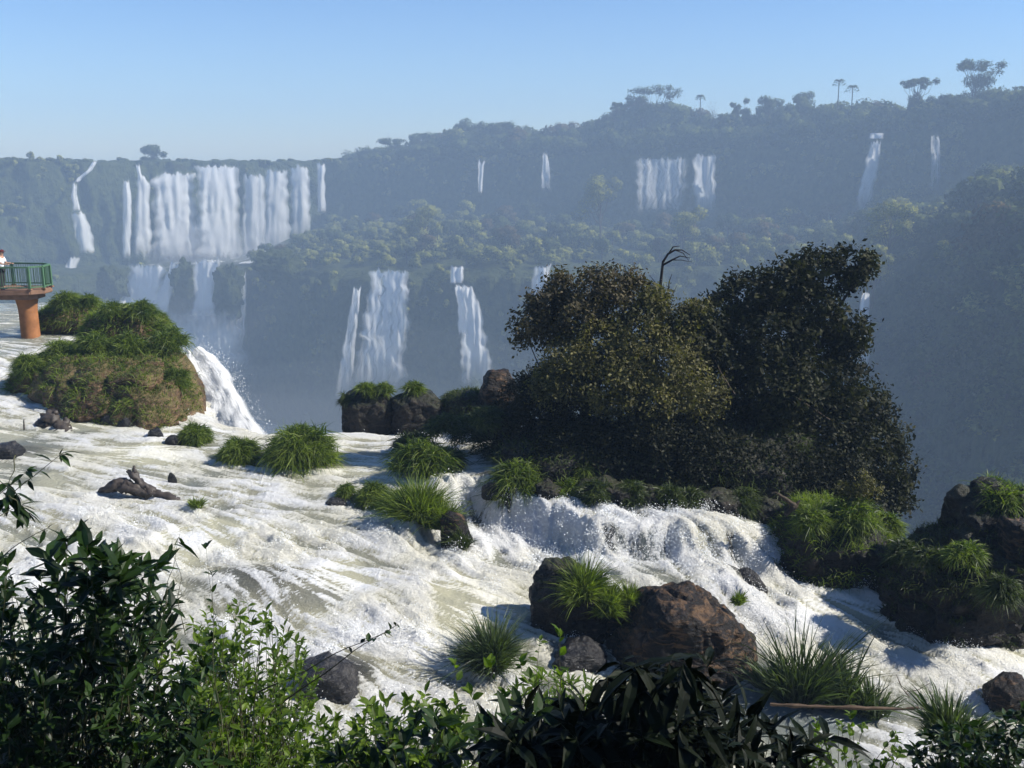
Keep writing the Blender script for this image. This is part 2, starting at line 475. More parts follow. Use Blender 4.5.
def join(parts):
    vs, fs, o = [], [], 0
    for v, f in parts:
        vs.append(v); fs.append(np.asarray(f) + o); o += len(v)
    return np.concatenate(vs), np.concatenate(fs)

def branching(base, top, lobes, r0, g, wob=0.06):
    """trunk from base to top with one limb towards each lobe centre"""
    base = np.array(base, float); top = np.array(top, float)
    H = np.linalg.norm(top - base)
    tt = np.linspace(0, 1, 9)[:, None]
    tr = base + (top - base) * tt + noise(np.concatenate([tt * 3 + g.random() * 50, tt * 0 + 1, tt * 0], 1))[:, None] * H * wob * np.array([1, 1, 0.])
    parts = [tube(tr, r0 * (1 - 0.65 * tt[:, 0]), 7)]
    for c in lobes:
        c = np.array(c[:3]); k = g.integers(3, 8)
        s = tr[k]; u = np.linspace(0, 1, 6)[:, None]
        b = s + (c - s) * u + np.array([0, 0, 1.]) * (np.sin(u * math.pi) * -0.08 * np.linalg.norm(c - s)) + g.normal(size=(6, 3)) * 0.02 * H * np.sin(u * math.pi)
        parts.append(tube(b, r0 * 0.42 * (1 - 0.8 * u[:, 0]), 5))
    return join(parts)

fm = []
for k, (wd, ht, c, nor, s, dpf) in enumerate(crown_defs):
    g = np.random.default_rng(700 + k)
    v, f = quads_leaves(c, nor, s * 1.15, g)
    tint = np.repeat(np.clip(0.45 + 0.35 * g.normal(size=len(c)), 0, 1), 4)
    tv, tf = tube([(0, 0, -1.5), (0.1, 0, ht * .35), (-.1, .1, ht * .8)], [.35, .28, .1], 6)
    vv = np.concatenate([v, tv]); ff = np.concatenate([f, tf + len(v)])
    fm.append(mesh('forest_tree', vv, quads=ff, mats=[leafm[k], M['bark']],
                   matidx=np.concatenate([np.zeros(len(f)), np.ones(len(tf))]), attrs={'tint': np.concatenate([tint, np.zeros(len(tv))]), 'puff': np.concatenate([np.repeat(dpf, 4, 0), np.tile([0, -.7, .7], (len(tv), 1))])}))

def surf_spot(g, zone):
    """a spot on the shelf, plateau rim or the right hillside"""
    if zone == 'shelf':
        px = g.uniform(255, 900)
        a = g.random() ** 0.8
        D0, D1 = st(DLO, px) + 3, st(DUP, px) - 8
        D = D0 + (D1 - D0) * a
        z = st(ZLO, px) * (1 - a) + st(ZSH, px) * a
        if px < 330 and a > 0.35 + (px - 255) / 110: return None
    elif zone == 'hill':
        px = g.uniform(850, 1130)
        a = g.random()
        if g.random() < 0.35:
            D0, D1 = st(DLO, px) + 3, st(DUP, px) - 6
            D = D0 + (D1 - D0) * a; z = st(ZLO, px) * (1 - a) + st(ZSH, px) * a
        else:
            a = a * 0.9
            sl = np.interp(px, [800, 900, 1000, 1400], [0, 22, 45, 50])
            D = st(DLO, px) - (9 + sl) * a; z = st(ZLO, px) * (1 - a) + ZBOT * a - 6
    else:
        px = g.uniform(-60, 1120); D = st(DUP, px) + 3 + 40 * g.random()
        z = float(cliff_top_z(px, D)) - 0.5
    return px, float(D), float(z)

g = np.random.default_rng(77)
ramp_ = lambda px: float(np.clip((px - 325) / 100, .12, 1))
first_labels = []
spots = []
while len(spots) < 170:
    s_ = surf_spot(g, 'shelf')
    if s_: spots.append(s_ + ('shelf',))
while len(spots) < 238: spots.append(surf_spot(g, 'hill') + ('hill',))
for zx in np.linspace(345, 1100, 56): # rim of the plateau, skyline mass
    px = zx + g.uniform(-5, 5); D = st(DUP, px) + 5 + 22 * g.random()
    spots.append((px, float(D), float(cliff_top_z(px, D)) - 1 + (3.5 * g.random() ** 2 - 2) * (px > 420), 'rim'))
lab = {'shelf': ('hazy green forest tree on the ledge between the upper and lower cliffs', 'forest trees on the middle ledge'),
       'hill': ('dim hazy tree growing on the steep right hillside above the gorge', 'trees on the right hillside'),
       'rim': ('hazy tree in the forest edge along the top of the upper cliff', 'trees along the upper cliff top')}
for (px, D, z, zn) in spots:
    k = int(g.integers(0, 8))
    p = ray(px, 384) * D
    o = link('forest_tree', fm[k], loc=(float((px - 512) / F * D), D, z))
    s_ = g.uniform(0.75, 1.15) * (0.85 if zn == 'shelf' else 1.15 if zn == 'hill' else 1.0)
    if zn == 'shelf' and px < 400: s_ *= 0.7
    if zn == 'rim': s_ *= ramp_(px) * g.uniform(.8, 1.35)
    o.scale = (s_, s_, s_ * g.uniform(0.8, 1.1)); o.rotation_euler = (0, 0, g.uniform(0, 6.28))
    tag(o, lab[zn][0], 'tree', lab[zn][1])

# the remaining vegetation: one far-off mass of growth
def mass(name, spots, gsc, mat, flat, seed):
    g = np.random.default_rng(seed); V_, T_, N_ = [], [], []
    for (px, D, z) in spots:
        wd, ht, c, nor, s, dpf = crown_defs[int(g.integers(0, 8))]
        m = g.random(len(c)) < 0.5
        a = g.uniform(0, 6.28); ca, sa = math.cos(a), math.sin(a); sc = g.uniform(*gsc) * (ramp_(px) if name == 'woods' else 1)
        Rm = np.array([[ca, -sa, 0], [sa, ca, 0], [0, 0, flat]])
        v, f = quads_leaves(c[m] @ Rm.T * sc, nor[m] @ np.array([[ca, -sa, 0], [sa, ca, 0], [0, 0, 1]]).T, s[m] * max(sc, .6) * 1.35, g)
        V_.append(v + np.array([(px - 512) / F * D, D, z - ht * sc * flat * 0.25]))
        N_.append(np.repeat(dpf[m] @ np.array([[ca, -sa, 0], [sa, ca, 0], [0, 0, 1]]).T, 4, 0))
        T_.append(np.repeat(np.clip(g.uniform(0.2, 0.8) + 0.25 * g.normal(size=m.sum()), 0, 1), 4))
    v = np.concatenate(V_)
    o = link(name, mesh(name, v, quads=np.arange(len(v)).reshape(-1, 4), mat=mat, attrs={'tint': np.concatenate(T_), 'puff': np.concatenate(N_)}))
    tag(o, kind='stuff'); return o
ss = []
while len(ss) < 800:
    s_ = surf_spot(g, 'shelf')
    if s_: ss.append(s_)
m_ = mass('undergrowth', ss, (0.35, 0.75), M['farleaf2'], 0.8, 5)
m_['label'] = 'pale green undergrowth covering the ledge between the cliffs'
ss = [surf_spot(g, 'hill') for _ in range(560)]
m_ = mass('forest', ss, (0.7, 1.1), M['farleaf'], 0.9, 6)
m_['label'] = 'dim blue green forest covering the steep right hillside'
ss = []
for _ in range(1500):
    px = g.uniform(-80, 1130)
    if 100 < px < 330 and g.random() < 0.6: continue
    D = st(DUP, px) + g.uniform(-1, 45); hgt = 0.35 if px < 340 else 1
    ss.append((px, float(D), float(cliff_top_z(px, D)) - (1.0 if px < 340 else 0)))
lo_ = [s for s in ss if s[0] < 340]; hi_ = [s for s in ss if s[0] >= 340]
m_ = mass('shrubbery', lo_, (0.25, 0.45), M['farleaf'], 0.75, 8); m_['label'] = 'low shrubbery along the top of the left cliff'
m_ = mass('woods', hi_, (0.75, 1.35), M['farleaf'], 0.95, 9); m_['label'] = 'hazy woods covering the plateau behind the upper cliff'
# growth clinging to the walls
ss = []
while len(ss) < 1150:
    px = g.uniform(-60, 960)
    if g.random() < 0.6: D, z = st(DUP, px) - 3 + 2 * g.random(), g.uniform(st(ZSH, px), st(ZLIP, px))
    else: D, z = st(DLO, px) - 4, st(ZLO, px) - 30 * g.random() ** 1.1 * 1.3
    pos = np.array([(px - 512) / F * D / 18, 0, z / 40])
    if noise(pos[None])[0] < -0.02 and g.random() < 0.9: continue
    if 110 < px < 330 and z > -44 and D > 360 and g.random() < 0.93: continue
    ss.append((px, float(D), float(z)))
m_ = mass('creeper_growth', ss, (0.18, 0.38), M['farleaf2'], 1.3, 12); m_['label'] = 'green creeper growth hanging on the cliff faces'

# ------------------------------------------------------------------ tall skyline trees, each with trunk and crown
def skyline_tree(px, ytop, ybase, wpx, D, kind, seed, label, group=None):
    g = np.random.default_rng(seed)
    b = P(px, ybase, D); top = P(px, ytop, D); h = top[2] - b[2]; w_ = wpx / F * D
    root = empty('palm_tree' if kind == 'palm' else 'bare_tree' if kind == 'bare' else 'skyline_tree', tuple(b))
    lobes = []
    if kind == 'umbrella':
        for k in range(19):
            a = k / 19 * 6.283 + g.random(); rr = w_ * 0.5 * (0.15 + 0.8 * g.random())
            s = w_ * g.uniform(0.06, 0.11)
            lobes.append([rr * math.cos(a), rr * math.sin(a), h * (0.93 - 0.22 * g.random() * rr / (w_ * .5)), s, s, s * 0.7])
        for k in range(7):
            a = g.random() * 6.283; rr = w_ * .22 * g.random() ** .5; s = w_ * g.uniform(.10, .15)
            lobes.append([rr * math.cos(a), rr * math.sin(a), h * g.uniform(.35, .68), s, s, s * .8])
        n, sz = 3000, 0.34
    elif kind == 'round':
        for k in range(12):
            a = g.random() * 6.283; rr = w_ * 0.36 * g.random() ** .5
            s = w_ * g.uniform(0.13, 0.2)
            lobes.append([rr * math.cos(a), rr * math.sin(a), h * (0.86 - 0.45 * g.random() * (0.4 + rr / (w_ * .36))), s, s, s * 0.8])
        n, sz = 3200, 0.38
    elif kind == 'palm':
        fr = []
        for k in range(16):
            a = k / 16 * 6.283; L = w_ * 0.5 * g.uniform(.8, 1.1)
            u = np.linspace(0, 1, 7)
            x = L * u; z = h * 0.9 + h * .10 * np.sin(u * 2.2) - u ** 2 * L * 0.9
            fr.append(np.stack([x * math.cos(a), x * math.sin(a), z], 1))
        c = np.concatenate([f[1:] for f in fr]); c = np.repeat(c, 5, 0) + g.normal(size=(len(c) * 5, 3)) * 0.14
        nor = nrm(g.normal(size=c.shape)); s = np.full(len(c), 0.25)
        v, f = quads_leaves(c, nor, s, g, 0.35)
        link('crown', mesh('palm_crown', v, quads=f, mat=M['farleaf'], attrs={'tint': g.random(len(v)) * .4, 'puff': nrm(v - np.array([0, 0, h * .85]))}), root)
        tv, tf = tube([(0, 0, -1), (0.1, 0, h * .4), (0, 0, h * .9)], [.28, .2, .18], 7)
        link('trunk', mesh('palm_trunk', tv, quads=tf, mat=M['bark']), root)
        tag(root, label, 'tree', group); return
    elif kind == 'bare':
        tips = [[g.normal() * w_ * .3, g.normal() * w_ * .3, h * g.uniform(.6, 1.0), 0, 0, 0] for _ in range(14)]
        tv, tf = branching((0, 0, -1), (0, 0, h * .7), tips, 0.22, g)
        link('trunk', mesh('bare_trunk', tv, quads=tf, mat=M['bark']), root)
        c = np.repeat(np.array(tips)[:, :3], 9, 0) + g.normal(size=(126, 3)) * w_ * .06
        v, f = quads_leaves(c, nrm(g.normal(size=c.shape)), np.full(126, .14), g)
        link('crown', mesh('bare_crown', v, quads=f, mat=M['farleaf3'], attrs={'tint': g.random(len(v)), 'puff': nrm(v - np.array([0, 0, h * .5]))}), root)
        tag(root, label, 'tree', group); return
    c, nor, s, d = lobes_leaves(lobes, n, sz, g, 0.6, 0.6)
    v, f = quads_leaves(c, nor, s, g)
    link('crown', mesh('skyline_crown', v, quads=f, mat=M['farleaf'], attrs={'tint': np.repeat(g.random(len(c)) * .7, 4), 'puff': np.repeat(d, 4, 0)}), root)
    tv, tf = branching((0, 0, -1), (0, 0, h * (.72 if kind == 'umbrella' else .6)), lobes, 0.38, g)
    link('trunk', mesh('skyline_trunk', tv, quads=tf, mat=M['bark']), root)
    tag(root, label, 'tree', group)

SK = [(154, 144, 165, 28, 'round', 'lone bushy tree standing up on the skyline above the left falls'),
      (420, 133, 160, 12, 'bare', 'small thin bare tree on the skyline where the forest begins to rise'),
      (438, 130, 160, 28, 'round', 'low rounded tree on the skyline beside a thin bare tree'),
      (472, 117, 152, 36, 'round', 'broad rounded tree on the skyline over the small middle fall'),
      (512, 120, 150, 40, 'round', 'dense dome-shaped tree on the skyline, second of the middle hump'),
      (552, 126, 150, 34, 'round', 'rounded tree standing in the dip of the skyline'),
      (570, 123, 150, 8, 'bare', 'thin bare twiggy tree in the dip of the skyline'),
      (617, 102, 148, 40, 'round', 'large dense tree left of the flat-topped giant on the skyline'),
      (655, 83, 140, 54, 'umbrella', 'tall flat-topped tree highest of the middle skyline'),
      (668, 104, 145, 46, 'round', 'dense green tree below and right of the flat-topped giant'),
      (699, 94, 130, 9, 'palm', 'slim lone palm standing up against the sky'),
      (712, 102, 130, 12, 'bare', 'sparse bare tree just right of the lone slim palm'),
      (738, 95, 132, 22, 'round', 'tree with ragged open top right of the lone palm'),
      (768, 87, 132, 34, 'round', 'broad rounded skyline tree between the lone palm and the far palms'),
      (800, 88, 130, 36, 'round', 'leafy tree just left of the pair of far skyline palms'),
      (836, 78, 120, 13, 'palm', 'higher palm of the two palms rising from the right forest'),
      (850, 84, 120, 13, 'palm', 'lower palm of the two palms rising from the right forest'),
      (878, 96, 128, 38, 'round', 'pale rounded tree between the palms and the dark spreading tree'),
      (914, 76, 122, 36, 'umbrella', 'dark spreading open-crowned tree on the right skyline'),
      (972, 57, 115, 56, 'umbrella', 'tall open-branched flat-topped tree topping the right skyline'),
      (1010, 84, 120, 44, 'round', 'dense rounded tree at the right end of the skyline'),
      (945, 92, 122, 36, 'round', 'rounded tree between the two spreading trees of the right skyline')]
for k, (px, yt, yb, wp, kd, lb) in enumerate(SK):
    D = float(st(DUP, px)) + (14 if kd in ('palm', 'bare', 'umbrella') else 18 + 4 * (k % 3))
    skyline_tree(px, yt, yb + 6, wp, D, kd, 900 + k, lb)

gk = np.random.default_rng(321)
for k in range(30):
    px = 350 + k * 22.5 + gk.uniform(-8, 8)
    if px > 1030: break
    sky_y = float(np.interp(px, [300, 330, 360, 400, 440, 480, 520, 560, 600, 650, 700, 740, 800, 850, 900, 950, 990, 1024, 1300], SKYY))
    kd = ['round', 'round', 'umbrella', 'round', 'bare'][k % 5]; wp_ = gk.uniform(20, 38)
    skyline_tree(px, sky_y - gk.uniform(4, 18) * min(1, (px - 310) / 110), sky_y + 22, wp_, float(st(DUP, px)) + gk.uniform(10, 22), kd, 1200 + k, 'tree standing a little above the hazy canopy along the skyline', 'canopy trees along the skyline')
# the big pale tree on the right hillside under the narrow fall
for (px, yt, yb, wp, D, sd, lb) in [(888, 196, 262, 58, 236, 1, 'large pale round-crowned tree on the hillside below the narrow right fall'),
                            (872, 240, 300, 44, 226, 2, 'pale bushy tree just below the large round-crowned hillside tree'),
                            (600, 172, 235, 56, 330, 3, 'tall bright green tree standing above the middle ledge forest'),
                            (682, 203, 262, 46, 310, 4, 'bushy light green tree in front of the wide faint falls'),
                            (425, 203, 250, 44, 330, 5, 'light green flat-crowned tree on the ledge above the double lower falls')]:
    g = np.random.default_rng(sd + 40); b = P(px, yb, D); h = P(px, yt, D)[2] - b[2]; w_ = wp / F * D
    root = empty('hillside_tree', tuple(b)); L = []
    for k in range(13):
        a = g.random() * 6.283; rr = w_ * .36 * g.random() ** .5; s = w_ * g.uniform(.13, .19)
        L.append([rr * math.cos(a), rr * math.sin(a), h * (.85 - .4 * g.random() * (0.4 + rr / (w_ * .36))), s, s, s * .8])
    c, nor, s, d = lobes_leaves(L, 3000, .28, g, .6, .3)
    v, f = quads_leaves(c, nor, s, g)
    link('crown', mesh('hill_crown', v, quads=f, mat=M['farleaf2'], attrs={'tint': np.repeat(.3 + g.random(len(c)) * .7, 4), 'puff': np.repeat(d, 4, 0)}), root)
    tv, tf = branching((0, 0, -2), (0, 0, h * .6), L, .45, g)
    link('trunk', mesh('hill_trunk', tv, quads=tf, mat=M['bark']), root)
    tag(root, lb, 'tree')

# ------------------------------------------------------------------ far waterfalls
def waterfall(stations, D, dens, label, seed, fade0=0.0, fade1=0.25, bulge=1.5, nu=None, lip=True, cover=1.0):
    """stations: (px, py, width px); D in metres; the sheet arcs out from the rock and is thicker in the middle"""
    g = np.random.default_rng(seed)
    s = np.array(stations, float)
    u_ = np.r_[0, np.cumsum(np.hypot(np.diff(s[:, 0]), np.diff(s[:, 1])))]
    L = u_[-1]; nv = max(8, int(L / 2.0)); tt = np.linspace(0, 1, nv)
    cx, cy_, wd = (np.interp(tt * L, u_, s[:, k]) for k in range(3))
    nu = max(5, int(wd.max() / 2.0) + 3)
    uu = np.linspace(-.5, .5, nu)
    X = cx[None] + uu[:, None] * wd[None]
    edge = noise(np.stack([X * 0 + seed * 3.1, cy_[None] * 0.12 + 0 * X, uu[:, None] * 2 + 0 * X], -1)) * 0.12 * wd[None]
    X = X + edge
    Y = cy_[None] + 0 * X
    if lip: Y = Y + (noise(np.stack([X * .3, X * 0 + seed, X * 0], -1)) * 5) * (1 - tt[None])
    Dv = D - bulge * (np.sqrt(tt)[None] + 0.9 * np.cos(uu * math.pi)[:, None]) + noise(np.stack([X * .2, Y * .03, X * 0 + seed], -1)) * 1.0
    A_ = DUP if abs(D - st(DUP, s[0, 0])) < abs(D - st(DLO, s[0, 0])) else DLO
    if D > 230: Dv = Dv + (st(A_, X) - st(A_, s[:, 0].mean())) * .9
    front = np.stack([(X - 512) / F * 0, X * 0, X * 0], -1)
    for i in range(nu):
        for j in range(nv):
            front[i, j] = P(X[i, j], Y[i, j], Dv[i, j])
    m = wd[None] * D / F
    uv = np.stack([(uu[:, None] * m + seed * 7.7), (Y * D / F)], -1).reshape(-1, 2)
    cov = np.clip((0.5 - np.abs(uu)) * 5.5, 0, 1)[:, None] * np.clip((1 - tt) / max(fade1, 1e-3), 0, 1)[None] * (1 if fade0 == 0 else np.clip(tt / fade0, 0, 1))[None] if fade0 else \
          np.clip((0.5 - np.abs(uu)) * 5.5 + .15, 0, 1)[:, None] * np.clip((1 - tt) / max(fade1, 1e-3), 0, 1)[None]
    rag = (noise(np.stack([X * .45, X * 0 + seed * 2.3, X * 0], -1)) * .5 + .5)
    cov = cov * np.clip((tt[None] * L - rag * min(7, L * .12) * (1 if lip else .2)) / 1.5 + .6, 0, 1) * np.clip(((1 - tt[None]) * L - rag * min(16, L * .15)) / min(8, L * .1) + .3, 0, 1)
    if callable(dens): dn = dens(uu[:, None] + 0 * X, tt[None] + 0 * X)
    else: dn = np.full_like(X, dens)
    o = link('waterfall', mesh('waterfall', front, quads=gridquads(nu, nv), mat=M['fall'], smooth=True,
                               attrs={'dens': dn, 'cover': cov * cover}, uv=uv))
    tag(o, label, 'waterfall'); return o

du = lambda px, k=5: float(st(DUP, px)) - 8.5 + (5 - k)
dl = lambda px, k=5: float(st(DLO, px)) - 13 + (5 - k)
FALLS = [
 ([(95, 161, 5), (90, 170, 6), (80, 178, 6), (76, 184, 5)], du(85), 1.0, 'thin slanting white trickle at the very top of the leftmost cascade', .02),
 ([(75, 182, 5), (74, 195, 6), (77, 213, 9)], du(76), .62, 'faint bluish upper drop of the leftmost stepped cascade', .1),
 ([(76, 211, 12), (80, 220, 17), (85, 238, 18), (88, 256, 14)], du(80, 7), .78, 'white middle drop of the leftmost stepped cascade, fanning wider', .1),
 ([(76, 255, 12), (70, 268, 13), (65, 286, 12), (60, 310, 18)], du(68, 11), .66, 'broken bottom drop of the leftmost stepped cascade', .4),
 ([(126, 177, 6), (127, 200, 10), (127, 225, 9), (126, 265, 9)], du(126), 1.3, 'narrow bright column of water left of the big falls', .15),
 ([(137, 162, 4), (140, 175, 6), (143, 184, 14), (143, 215, 16), (143, 265, 18)], du(140, 4), .8, 'veil-like fall with a thin bright head beside the narrow bright column', .25),
 ([(178, 171, 40), (172, 182, 44), (176, 210, 44), (178, 266, 50)], du(176), lambda u, t: .78 + .5 * (u < -.28) + .25 * (np.abs(u - .3) < .08) * (t < .4), 'broad fall with a bright left edge and dark rock showing through', .25),
 ([(214, 164, 46), (217, 168, 44), (218, 200, 42), (221, 265, 50)], du(215, 9), 1.75, 'brightest and thickest fall, a dense white curtain with a yellowish streak', .08),
 ([(254, 172, 20), (254, 200, 22), (254, 265, 26)], du(252), .66, 'faint misty fall between the brightest curtain and the next pair', .3),
 ([(277, 167, 20), (276, 180, 24), (277, 220, 26), (276, 262, 30)], du(277), 1.05, 'rounded white fall right of the faint misty one', .35),
 ([(299, 164, 18), (300, 180, 20), (301, 210, 20), (300, 245, 22)], du(300), 1.0, 'white fall left of the last narrow column on the upper cliff', .35),
 ([(321, 161, 9), (321, 180, 8), (322, 216, 9)], du(321), 1.05, 'last narrow bright column at the right end of the big upper falls', .1),
 ([(483, 159, 10), (481, 166, 6), (480, 196, 4)], du(481, 8), .95, 'tiny fall with a splayed white head below the middle forest', .2),
 ([(545, 152, 5), (546, 170, 9), (546, 194, 10)], du(545, 8), .55, 'very faint thin fall between the tiny splayed fall and the wide pale falls', .4),
 ([(662, 156, 50), (661, 175, 52), (660, 217, 48)], du(662, 9), lambda u, t: .52 + .3 * (t < .06), 'wide pale falls under the flat-topped giant tree', .35),
 ([(704, 153, 22), (705, 180, 24), (707, 218, 18)], du(704, 9), .62, 'pale fall with a bright lip just right of the wide pale falls', .4),
 ([(877, 133, 14), (876, 139, 14)], du(877, 8), 1.4, 'sunlit burst of white water at the lip of the right slanting fall', .02),
 ([(877, 139, 10), (872, 165, 15), (866, 190, 15), (862, 220, 18)], du(870, 8), .60, 'thin bluish fall slanting down below a sunlit burst at its lip', .35),
 ([(935, 134, 9), (936, 160, 10), (935, 195, 10)], du(935, 9), .42, 'barely visible fall at far right in the hazy cliff', .5),
 ([(148, 262, 34), (145, 280, 40), (138, 308, 40), (132, 330, 46)], dl(145, 9), 2.0, 'lower fall spreading into a fan below the narrow bright columns', .4),
 ([(177, 260, 10), (168, 285, 14), (157, 312, 22), (148, 335, 30)], dl(165, 9), 1.3, 'thin lower fall slanting left around a dark rock', .4),
 ([(207, 258, 30), (205, 275, 24), (204, 300, 20), (203, 335, 36)], dl(205, 9), 2.0, 'lower fall narrowing below the brightest curtain', .4),
 ([(196, 308, 80), (196, 340, 96), (200, 385, 120)], dl(200, 12), 1.15, 'spreading veil of white spray above the gorge beneath the big falls', .5),
 ([(243, 272, 10), (240, 310, 12), (236, 360, 18)], dl(240), .50, 'faint streak of water down the dark lower cliff right of the fan falls', .4),
 ([(388, 268, 40), (390, 275, 42), (384, 330, 46), (376, 395, 58)], dl(388, 9), lambda u, t: .57 + .25 * (t < .05) + .1 * (np.abs(u - .35) < .06), 'double lower fall of many fine strands in the middle of the gorge', .3),
 ([(358, 285, 8), (350, 340, 12), (342, 405, 18)], dl(352, 9), .52, 'faint strand of water left of the double lower fall', .4),
 ([(458, 266, 14), (456, 284, 13)], dl(457, 9), 1.0, 'small white cap of water where the stepped lower fall begins', .05),
 ([(458, 283, 8), (462, 305, 9), (463, 338, 11)], dl(460, 9), .95, 'left bright strand of the stepped lower fall', .1),
 ([(465, 283, 12), (472, 310, 18), (474, 340, 26), (478, 392, 38)], dl(470, 9), .72, 'wider pale right strand of the stepped lower fall, spreading at its foot', .35),
 ([(544, 264, 18), (540, 280, 16), (534, 305, 16)], dl(543, 9), .55, 'faint short fall just left of the olive island tree', .4),
 ([(866, 290, 8), (863, 330, 13), (862, 378, 16)], 222.0, .75, 'bluish sliver of water seen past the edge of the dark leaning tree', .3),
]
for k, (s_, D, dn, lb, f1) in enumerate(FALLS):
    waterfall(s_, D, dn, lb, 30 + k, .35 if 'spreading veil' in lb else 0, f1, lip=k not in (0, 16))
def far_rock(px0, px1, yt, yb, D, label, seed):
    g = np.random.default_rng(seed); bm = bmesh.new(); bmesh.ops.create_icosphere(bm, subdivisions=5, radius=1)
    d = np.array([v.co[:] for v in bm.verts]); f = np.array([[v.index for v in q.verts] for q in bm.faces]); bm.free()
    c = P((px0 + px1) / 2, (yt + yb) / 2, D); rx = (px1 - px0) / 2 / F * D; rz = (yb - yt) / 2 / F * D
    k = 1 + .5 * fbm(d * 1.6 + seed, 5, .6) * 2; q = np.sign(d) * np.abs(d) ** .85
    v = q * k[:, None] * np.array([rx, rx * .7, rz])
    o = link('cliff_rock', mesh('cliff_rock', v, tris=f, mat=M['cliff'], smooth=True), loc=tuple(c)); tag(o, label, 'rock')
far_rock(172, 194, 263, 296, dl(182, 9), 'large rounded dark rock dividing the lower left falls', 1)
far_rock(216, 244, 266, 318, dl(230, 8), 'tall dark rock right of the lower fall under the brightest curtain', 2)
far_rock(100, 126, 268, 300, dl(116, 8), 'dark mossy rock left of the fan-shaped lower fall', 3)
far_rock(255, 300, 252, 280, dl(270, 9), 'mossy rock at the left end of the green ledge', 4)
# foaming pool under the big falls
px_, a_ = np.meshgrid(np.linspace(125, 275, 60), np.linspace(0.45, 1.0, 24), indexing='ij')
Dp = st(DLO, px_) - 3 + (st(DUP, px_) - 3 - st(DLO, px_)) * a_
zp = st(ZLO, px_) * (1 - a_) + st(ZSH, px_) * a_ - .2
V = np.stack([(px_ - 512) / F * Dp, Dp, zp], -1); V[..., 2] += fbm(V / 5, 4) * 1.2
pool = link('plunge_pool_water', mesh('plunge_pool_water', V, quads=gridquads(60, 24), mat=M['water'], smooth=True,
            attrs={'foam': .45 + .25 * fbm(V / 9, 3).ravel() + .5 * np.exp(-((px_ - 222) / 34) ** 2).ravel(), 'deep': np.full(60 * 24, .5), 'rocky': np.zeros(60 * 24), 'slick': np.zeros(60 * 24)})); tag(pool, kind='structure')

# ------------------------------------------------------------------ air: haze and mist
def vol_mat(name, col, dens, aniso=0.0):
    t = NT(name); v = t.n('ShaderNodeVolumePrincipled')
    v.inputs['Color'].default_value = (*col, 1); v.inputs['Density'].default_value = dens; v.inputs['Anisotropy'].default_value = aniso
    t.l(v.outputs[0], t.out.inputs['Volume'])
    return t.m
def box(x0, x1, y0, y1, z0, z1):
    v = [(x, y, z) for x in (x0, x1) for y in (y0, y1) for z in (z0, z1)]
    return v, [(0, 1, 3, 2), (4, 6, 7, 5), (0, 4, 5, 1), (2, 3, 7, 6), (0, 2, 6, 4), (1, 5, 7, 3)]
v, f = box(-1320, 1320, -70, 860, ZBOT - 12, 38)
hz = link('haze', mesh('haze', v, quads=f, mat=vol_mat('haze_air', (0.50, 0.72, 1.0), 0.0006))); tag(hz, kind='stuff')
def mist(px, py, D, rx, ry, rz, dens, label):
    bm = bmesh.new(); bmesh.ops.create_icosphere(bm, subdivisions=4, radius=1)
    me = bpy.data.meshes.new('mist')
    for vv in bm.verts:
        c = np.array(vv.co); k = 1 + 0.25 * float(noise((c * 1.7 + px)[None])[0])
        vv.co = Vector(c * k * np.array([rx, ry, rz]))
    bm.to_mesh(me); bm.free(); me.materials.append(vol_mat('mist_air', (0.93, 0.96, 1.0), dens))
    o = link('mist', me, loc=tuple(P(px, py, D))); tag(o, label, kind='stuff')
bm = bmesh.new(); bmesh.ops.create_icosphere(bm, subdivisions=5, radius=1)
for vv in bm.verts:
    c = np.array(vv.co); vv.co = Vector(c * (1 + .08 * float(noise((c * 2)[None])[0])) * np.array([310, 215, 62]))
me = bpy.data.meshes.new('gorge_mist'); bm.to_mesh(me); bm.free(); me.materials.append(vol_mat('gorge_mist_air', (0.60, 0.78, 1.0), .00095))
o = link('gorge_mist', me, loc=(-10, 275, -26)); tag(o, 'broad veil of blue mist filling the gorge in front of the cliffs', kind='stuff')
mist(222, 258, 376, 30, 14, 13, 0.016, 'white mist at the foot of the big upper falls')
mist(200, 330, 320, 50, 24, 22, 0.0022, 'mist drifting below the fan-shaped lower falls')
mist(300, 470, 262, 62, 44, 30, 0.0009, 'pale mist filling the gorge behind the rapids')
mist(270, 500, 190, 60, 40, 22, 0.0016, 'low pale mist rising from the near end of the gorge')
mist(420, 400, 262, 44, 24, 20, 0.0010, 'soft mist around the foot of the double lower fall')
